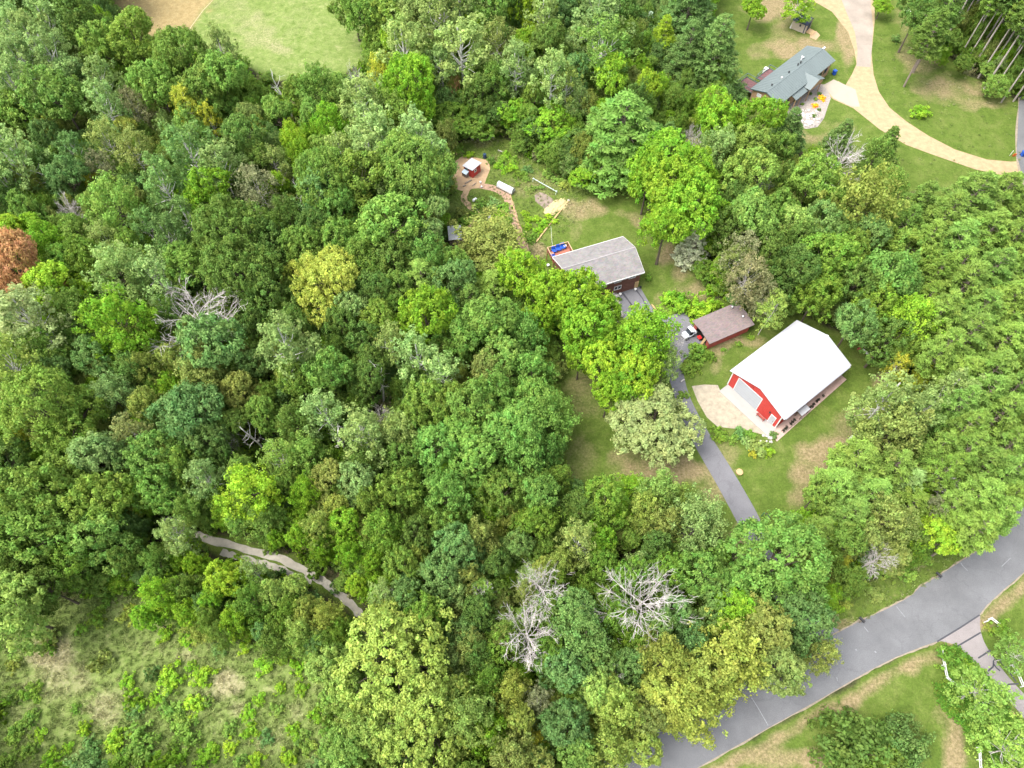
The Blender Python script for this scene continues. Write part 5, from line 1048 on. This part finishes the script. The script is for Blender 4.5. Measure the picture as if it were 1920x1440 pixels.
DIRS = ['right of', 'below right of', 'below', 'below left of', 'left of', 'above left of', 'above', 'above right of']
SPECIAL = {(375.0, 596.0): 'largest leafless grey tree, wide branching crown left of the golden spreading tree', (1226.0, 794.0): 'broad pale straw-green willow beside the asphalt drive', (33.0, 513.0): 'rust orange broad tree at the left edge of the wood', (617.0, 536.0): 'golden green broad spreading tree in the middle of the left wood',
           (1165.0, 262.0): 'great tiered white pine behind the lawn of the grey-roofed house', (477.0, 930.0): 'vivid lime green bushy tree above the dirt track', (1450.0, 1065.0): 'big mint green broad tree between the drive end and the paved road', (1018.0, 1110.0): 'upper left one of the bare grey trees near the bottom centre', (988.0, 1190.0): 'lower left one of the bare grey trees near the bottom centre', (1200.0, 1130.0): 'right one of the bare grey trees near the bottom centre, widest crown', (1573.0, 303.0): 'leafless grey tree beside the gravel drive below the green-roofed house'}
buckets = {}
for t in THINGS:
    sp = SPECIAL.get((t['px'], t['py']))
    if sp: t['o']['label'] = sp; continue
    n_, mx_, my_ = min((m for m in MARKS if math.hypot(m[1] - t['px'], m[2] - t['py']) > 12), key=lambda m: math.hypot(m[1] - t['px'], m[2] - t['py']))
    dx, dy = t['px'] - mx_, t['py'] - my_; dr_ = DIRS[int(round(math.atan2(dy, dx) / (math.pi / 4))) % 8]
    size = '' if t['kind'] in 'nltOcDVw' else ('small ' if t['r'] < 26 else 'large ' if t['r'] > 50 else '')
    look = f"{size}{PALN[t['col']] + ' ' if t['col'] != 'Z' else 'grey ' if t['kind'] != 'n' else ''}{KDESC[t['kind']]}"
    buckets.setdefault((look, dr_, n_), []).append((math.hypot(dx, dy), t))
for (look, dr_, n_), L in buckets.items():
    L.sort(key=lambda q: q[0])
    for k, (_, t) in enumerate(L):
        t['o']['label'] = f'{look} {dr_} {n_}' + (f', {ORD[k]} such' if len(L) > 1 else '')
for t in THINGS: t['o']['group'] = {'tree': 'trees of the wood and yards', 'shrub': 'shrubs of the meadow, beds and yards', 'dead tree': 'bare trees in the wood'}[t['o']['category']]

# ------------------------------------------------------------------ undergrowth and grass (stuff)
def scatter(name, pts, cols, scl, idx, protos, label, cat, seed=1):
    n = len(pts); me = bpy.data.meshes.new(name); me.vertices.add(n); me.vertices.foreach_set('co', np.asarray(pts, np.float32).ravel())
    rr = np.random.default_rng(seed); rot = np.zeros((n, 3), np.float32); rot[:, 2] = rr.uniform(0, 6.283, n)
    a = me.attributes.new('rot', 'FLOAT_VECTOR', 'POINT'); a.data.foreach_set('vector', rot.ravel())
    a = me.attributes.new('scl', 'FLOAT_VECTOR', 'POINT'); a.data.foreach_set('vector', np.asarray(scl, np.float32).ravel())
    a = me.attributes.new('idx', 'INT', 'POINT'); a.data.foreach_set('value', np.asarray(idx, np.int32))
    c4 = np.concatenate([cols, np.ones((n, 1))], 1).astype(np.float32)
    a = me.attributes.new('col', 'FLOAT_COLOR', 'POINT'); a.data.foreach_set('color', c4.ravel())
    me.update(); o = link(name, me)
    ng = bpy.data.node_groups.new(name, 'GeometryNodeTree'); ng.interface.new_socket('Geometry', in_out='INPUT', socket_type='NodeSocketGeometry'); ng.interface.new_socket('Geometry', in_out='OUTPUT', socket_type='NodeSocketGeometry')
    gi = ng.nodes.new('NodeGroupInput'); go = ng.nodes.new('NodeGroupOutput'); jn = ng.nodes.new('GeometryNodeJoinGeometry')
    def named(nm, ty):
        x = ng.nodes.new('GeometryNodeInputNamedAttribute'); x.data_type = ty; x.inputs[0].default_value = nm; return x.outputs[0]
    r_ = named('rot', 'FLOAT_VECTOR'); s_ = named('scl', 'FLOAT_VECTOR'); i_ = named('idx', 'INT')
    for k, pm in enumerate(protos):
        po = bpy.data.objects.new(name + '_form', pm)
        oi = ng.nodes.new('GeometryNodeObjectInfo'); oi.inputs['Object'].default_value = po; oi.inputs['As Instance'].default_value = True
        cmp_ = ng.nodes.new('FunctionNodeCompare'); cmp_.data_type = 'INT'; cmp_.operation = 'EQUAL'; ng.links.new(i_, cmp_.inputs[2]); cmp_.inputs[3].default_value = k
        ip = ng.nodes.new('GeometryNodeInstanceOnPoints'); ng.links.new(gi.outputs[0], ip.inputs['Points']); ng.links.new(cmp_.outputs[0], ip.inputs['Selection']); ng.links.new(oi.outputs['Geometry'], ip.inputs['Instance'])
        ng.links.new(r_, ip.inputs['Rotation']); ng.links.new(s_, ip.inputs['Scale']); ng.links.new(ip.outputs[0], jn.inputs[0])
    ng.links.new(jn.outputs[0], go.inputs[0]); md = o.modifiers.new('scatter', 'NODES'); md.node_group = ng
    o['kind'] = 'stuff'; o['label'] = label; o['category'] = cat
    return o
def with_mat(me, m):
    me = me.copy(); me.materials.clear(); me.materials.append(m); return me
nr = np.random.default_rng(12)
def jitter_grid(x0, x1, y0, y1, step):
    g = np.stack(np.meshgrid(np.arange(x0, x1, step), np.arange(y0, y1, step)), -1).reshape(-1, 2); return g + nr.uniform(-.48, .48, g.shape) * step
U = jitter_grid(-175, 175, -20, 205, 1.75); ux, uy = topx(U[:, 0], U[:, 1])
keep = (ux > -300) & (ux < 2220) & (uy < 1600)
CLEAR = [poly('1030,470 1165,430 1215,510 1205,560 1150,580 1065,600 1025,520')] + GRASS[:4] + GRASS[5:] + [poly('960,1530 1150,1405 1570,1187 1757,1080 1843,1027 1930,920 2100,900 2100,1600'), [tuple(topx(p[0], p[1])) for p in da] + [tuple(topx(p[0], p[1])) for p in reversed(db)], poly('262,962 420,1005 560,1046 650,1112 712,1185 690,1190 560,1092 420,1046 300,990')]
ux2, uy2 = topx(U[:, 0], U[:, 1], 1.6)
for p in CLEAR: keep &= ~inpoly(ux, uy, p) & ~inpoly(ux2, uy2, p)
mk = inpoly(ux, uy, MEADOW); keep &= ~(mk & (nr.random(len(ux)) > .05))
U = U[keep]; ux = ux[keep]; uy = uy[keep]; n = len(U)
keys = [PAL[k] for k in 'GGNNBBBQQOTKXW']; cols = np.array(keys)[nr.integers(0, len(keys), n)] * nr.uniform(.85, 1.25, (n, 1))
s0 = nr.uniform(.55, 1.15, n); scl = np.stack([s0, s0, s0 * nr.uniform(.7, 1.9, n)], -1)
up_ = [with_mat(shrub(300 + i, 1.5, 1.7, 34, 16, .2)['crown'], LEAF_I) for i in range(4)]
scatter('undergrowth', np.concatenate([U, np.zeros((n, 1))], 1), cols, scl, nr.integers(0, 4, n), up_, 'low leafy undergrowth filling the floor of the wood', 'undergrowth', 3)
print('UNDERGROWTH', n)
# saplings in the gaps between the crowns: one mass with the trees above it
sp_ = []; 
for px, py, rp in fills:
    h = trng.uniform(3.2, 6.0); c = at(px, py, h * .6); sp_.append((c.x, c.y, 0, rp / scale_at(c) / 4.2, h / 12.))
S2 = jitter_grid(-175, 175, -20, 205, 2.9); sx, sy = topx(S2[:, 0], S2[:, 1]); kp = (sx > -300) & (sx < 2220) & (sy < 1600)
sh = nr.uniform(4.0, 9.5, len(S2)); sr_ = nr.uniform(1.3, 2.4, len(S2))
for zf in (0, .5, .95):        # neither the foot nor the head of a sapling may stand in front of open ground
    sx, sy = topx(S2[:, 0], S2[:, 1], sh * zf)
    for p in NOFILL + CLEAR: kp &= ~inpoly(sx, sy + (8 if zf else 0), p) & ~inpoly(sx, sy - 14, p)
for bx, by, tx, ty in SNAGS:     # the white snags stand free
    sx, sy = topx(S2[:, 0], S2[:, 1], sh * .7); kp &= near_line(sx, sy, [(bx, by), (tx, ty)]) > 26
for (x, y), h, r in zip(S2[kp], sh[kp], sr_[kp]): sp_.append((x, y, 0, r / 4.2, h / 12.))
sp_ = np.array(sp_); n = len(sp_); print('SAPLINGS', n); keys = [PAL[k] for k in 'GGGNNQQOBBTKP']; cols = np.array(keys)[nr.integers(0, len(keys), n)] * nr.uniform(.9, 1.2, (n, 1))
scatter('saplings', sp_[:, :3], cols, sp_[:, [3, 3, 4]], nr.integers(0, 9, n), [with_mat(p['crown'], LEAF_I) for p in PROTO['m']], 'young saplings crowding the gaps between the taller trees', 'saplings', 8)
# the wood goes on outside the picture
W2 = jitter_grid(-190, 190, -22, 225, 6.2); wh = nr.uniform(11, 17, len(W2)); wx, wy = topx(W2[:, 0], W2[:, 1], wh * .6); wgx, wgy = topx(W2[:, 0], W2[:, 1])
kp = (wx > -420) & (wx < 2340) & (wy > -330) & (wy < 1650) & ~((wx > -45) & (wx < 1965) & (wy > -40) & (wy < 1490))
for p in CLEAR + [MEADOW]: kp &= ~inpoly(wx, wy, p) & ~inpoly(wgx, wgy, p)
W2 = W2[kp]; wh = wh[kp]; n = len(W2); wr = nr.uniform(3.2, 5.0, n); keys = [PAL[k] for k in 'GGGNNQQOBBTKPM']; cols = np.array(keys)[nr.integers(0, len(keys), n)] * nr.uniform(.9, 1.2, (n, 1))
wi = nr.integers(0, 6, n); wp = PROTO['o'][:4] + PROTO['m'][:2]; ws = np.stack([wr / 4.2, wr / 4.2, wh / 12.], -1); wpt = np.concatenate([W2, np.zeros((n, 1))], 1)
scatter('outer_woods', wpt, cols, ws, wi, [with_mat(p['crown'], LEAF_I) for p in wp], 'leafy wood continuing beyond the edges of the picture', 'woods', 9)
scatter('outer_trunks', wpt, cols, ws, wi, [p['trunk'] for p in wp], 'trunks of the wood continuing beyond the edges of the picture', 'woods', 9)
print('OUTER', n)
# tall grass and weeds
def tuft(seed, h=.45, r=.3, n=26):
    rng = np.random.default_rng(seed); C = np.stack([rng.normal(0, r * .6, n), rng.normal(0, r * .6, n), np.full(n, h * .5)], -1); T = unit(np.stack([rng.normal(0, .45, n), rng.normal(0, .45, n), np.ones(n)], -1))
    N = unit(np.cross(T, rng.normal(size=(n, 3)))); a = rng.uniform(.6, 1.1, n) * h * .55
    return cards('tuft', C, N, a, a * .16, rng.random(n), rng.random(n), GRASS_I, rng, T=T, fold=0)
Gp = jitter_grid(-130, 130, -15, 180, .62); gx_, gy_ = topx(Gp[:, 0], Gp[:, 1])
inm = inpoly(gx_, gy_, MEADOW); infield = inpoly(gx_, gy_, GRASS[3]); verge = inpoly(gx_, gy_, GRASS[6]); garden = inpoly(gx_, gy_, GRASS[1]); fary = inpoly(gx_, gy_, GRASS[2]) & (gx_ > 1640)
pr_ = inm * .8 + infield * .0 + verge * .8 + garden * .75 + fary * .08
bedp = poly('985,334 1050,366 1035,395 975,366'); pr_ = np.maximum(pr_, inpoly(gx_, gy_, bedp) * .3)
hardp = [poly('1515,-60 1522,0 1606,120 1545,160 1560,186 1650,243 1760,294 1913,331 1917,302 1790,280 1700,228 1638,140 1640,0 1650,-60'), poly('842,290 920,298 912,340 990,470 975,490 940,380 900,360 845,360')]
keep = nr.random(len(Gp)) < pr_
for p in hardp: keep &= ~inpoly(gx_, gy_, p)
Gp = Gp[keep]; gx_ = gx_[keep]; gy_ = gy_[keep]; n = len(Gp)
dv = np.zeros(n)
for cx, cyy, rx, ry, s in DRY: dv = np.maximum(dv, s * np.clip(1.3 - ((gx_ - cx) / rx) ** 2 - ((gy_ - cyy) / ry) ** 2, 0, 1))
patch = vnoise(Gp[:, 0], Gp[:, 1], 3.5, 31); base = np.array([.17, .25, .06]) * (1 - patch[:, None]) + np.array([.26, .31, .11]) * patch[:, None]
cols = base * (1 - dv[:, None]) + np.array([.48, .44, .25]) * dv[:, None]; cols *= nr.uniform(.75, 1.2, (n, 1))
fb = inpoly(gx_, gy_, FIELD_BROWN); cols[fb] = np.array([.42, .29, .12]) * nr.uniform(.8, 1.2, (fb.sum(), 1))
s0 = nr.uniform(.6, 1.4, n) * np.where(inpoly(gx_, gy_, MEADOW), 1.0, .62)
scatter('tall_grass', np.concatenate([Gp, np.full((n, 1), -.02)], 1), cols, np.stack([s0, s0, s0], -1), nr.integers(0, 3, n), [tuft(400 + i) for i in range(3)], 'tall rough grass and weeds of the meadow and verges', 'grass', 5)
print('GRASS', n)
# ground cover of the lower-right bed
HB_ = [poly('1752,1290 1775,1268 1815,1262 1860,1300 1900,1340 1935,1400 1940,1450 1880,1450 1835,1400 1800,1355 1762,1325'), poly('1768,1212 1790,1212 1835,1255 1860,1282 1850,1290 1815,1262 1775,1262')]
Gc = jitter_grid(20, 80, -5, 35, .5); hx, hy = topx(Gc[:, 0], Gc[:, 1]); keep = inpoly(hx, hy, HB_[0]) | inpoly(hx, hy, HB_[1]); Gc = Gc[keep]; n = len(Gc)
cols = np.where(nr.random((n, 1)) < .75, np.array([[.12, .27, .03]]), np.array([[.19, .30, .04]])) * nr.uniform(.8, 1.2, (n, 1)); s0 = nr.uniform(.3, .5, n)
scatter('ground_cover', np.concatenate([Gc, np.zeros((n, 1))], 1), cols, np.stack([s0, s0, s0 * .9], -1), nr.integers(0, 4, n), up_, 'lush green ground cover in the bed beside the lower right driveway', 'ground cover', 6)
# low plants in the gravel strip beside the barn
bs = [(.6, 11.3), (1.1, 11.25), (1.5, 11.2), (2.4, 11.2), (2.9, 11.15), (3.4, 11.1), (6.6, 11.15), (7.1, 11.1), (7.5, 11.15), (8.0, 11.1), (8.8, 11.05), (9.3, 11.05), (10.4, 11.0)]
PLm = [PROTO['v'][k]['crown'] for k in range(3)]
for k, (x, b) in enumerate(bs):
    p = bl(x, b); t = empty('bedding_plant', p, k * 1.3); t.scale = (.17, .17, .2); c = link('foliage', PLm[k % 3], t); c.color = (.06, .07, .05, 1); link('stems', PROTO['v'][k % 3]['trunk'], t)
    tag(t, f'small dark plant in the gravel strip beside the barn, {["first","second","third","fourth","fifth","sixth","seventh","eighth","ninth","tenth","eleventh","twelfth","last"][k]} from the apron corner', 'plant', 'plants in the gravel strip')
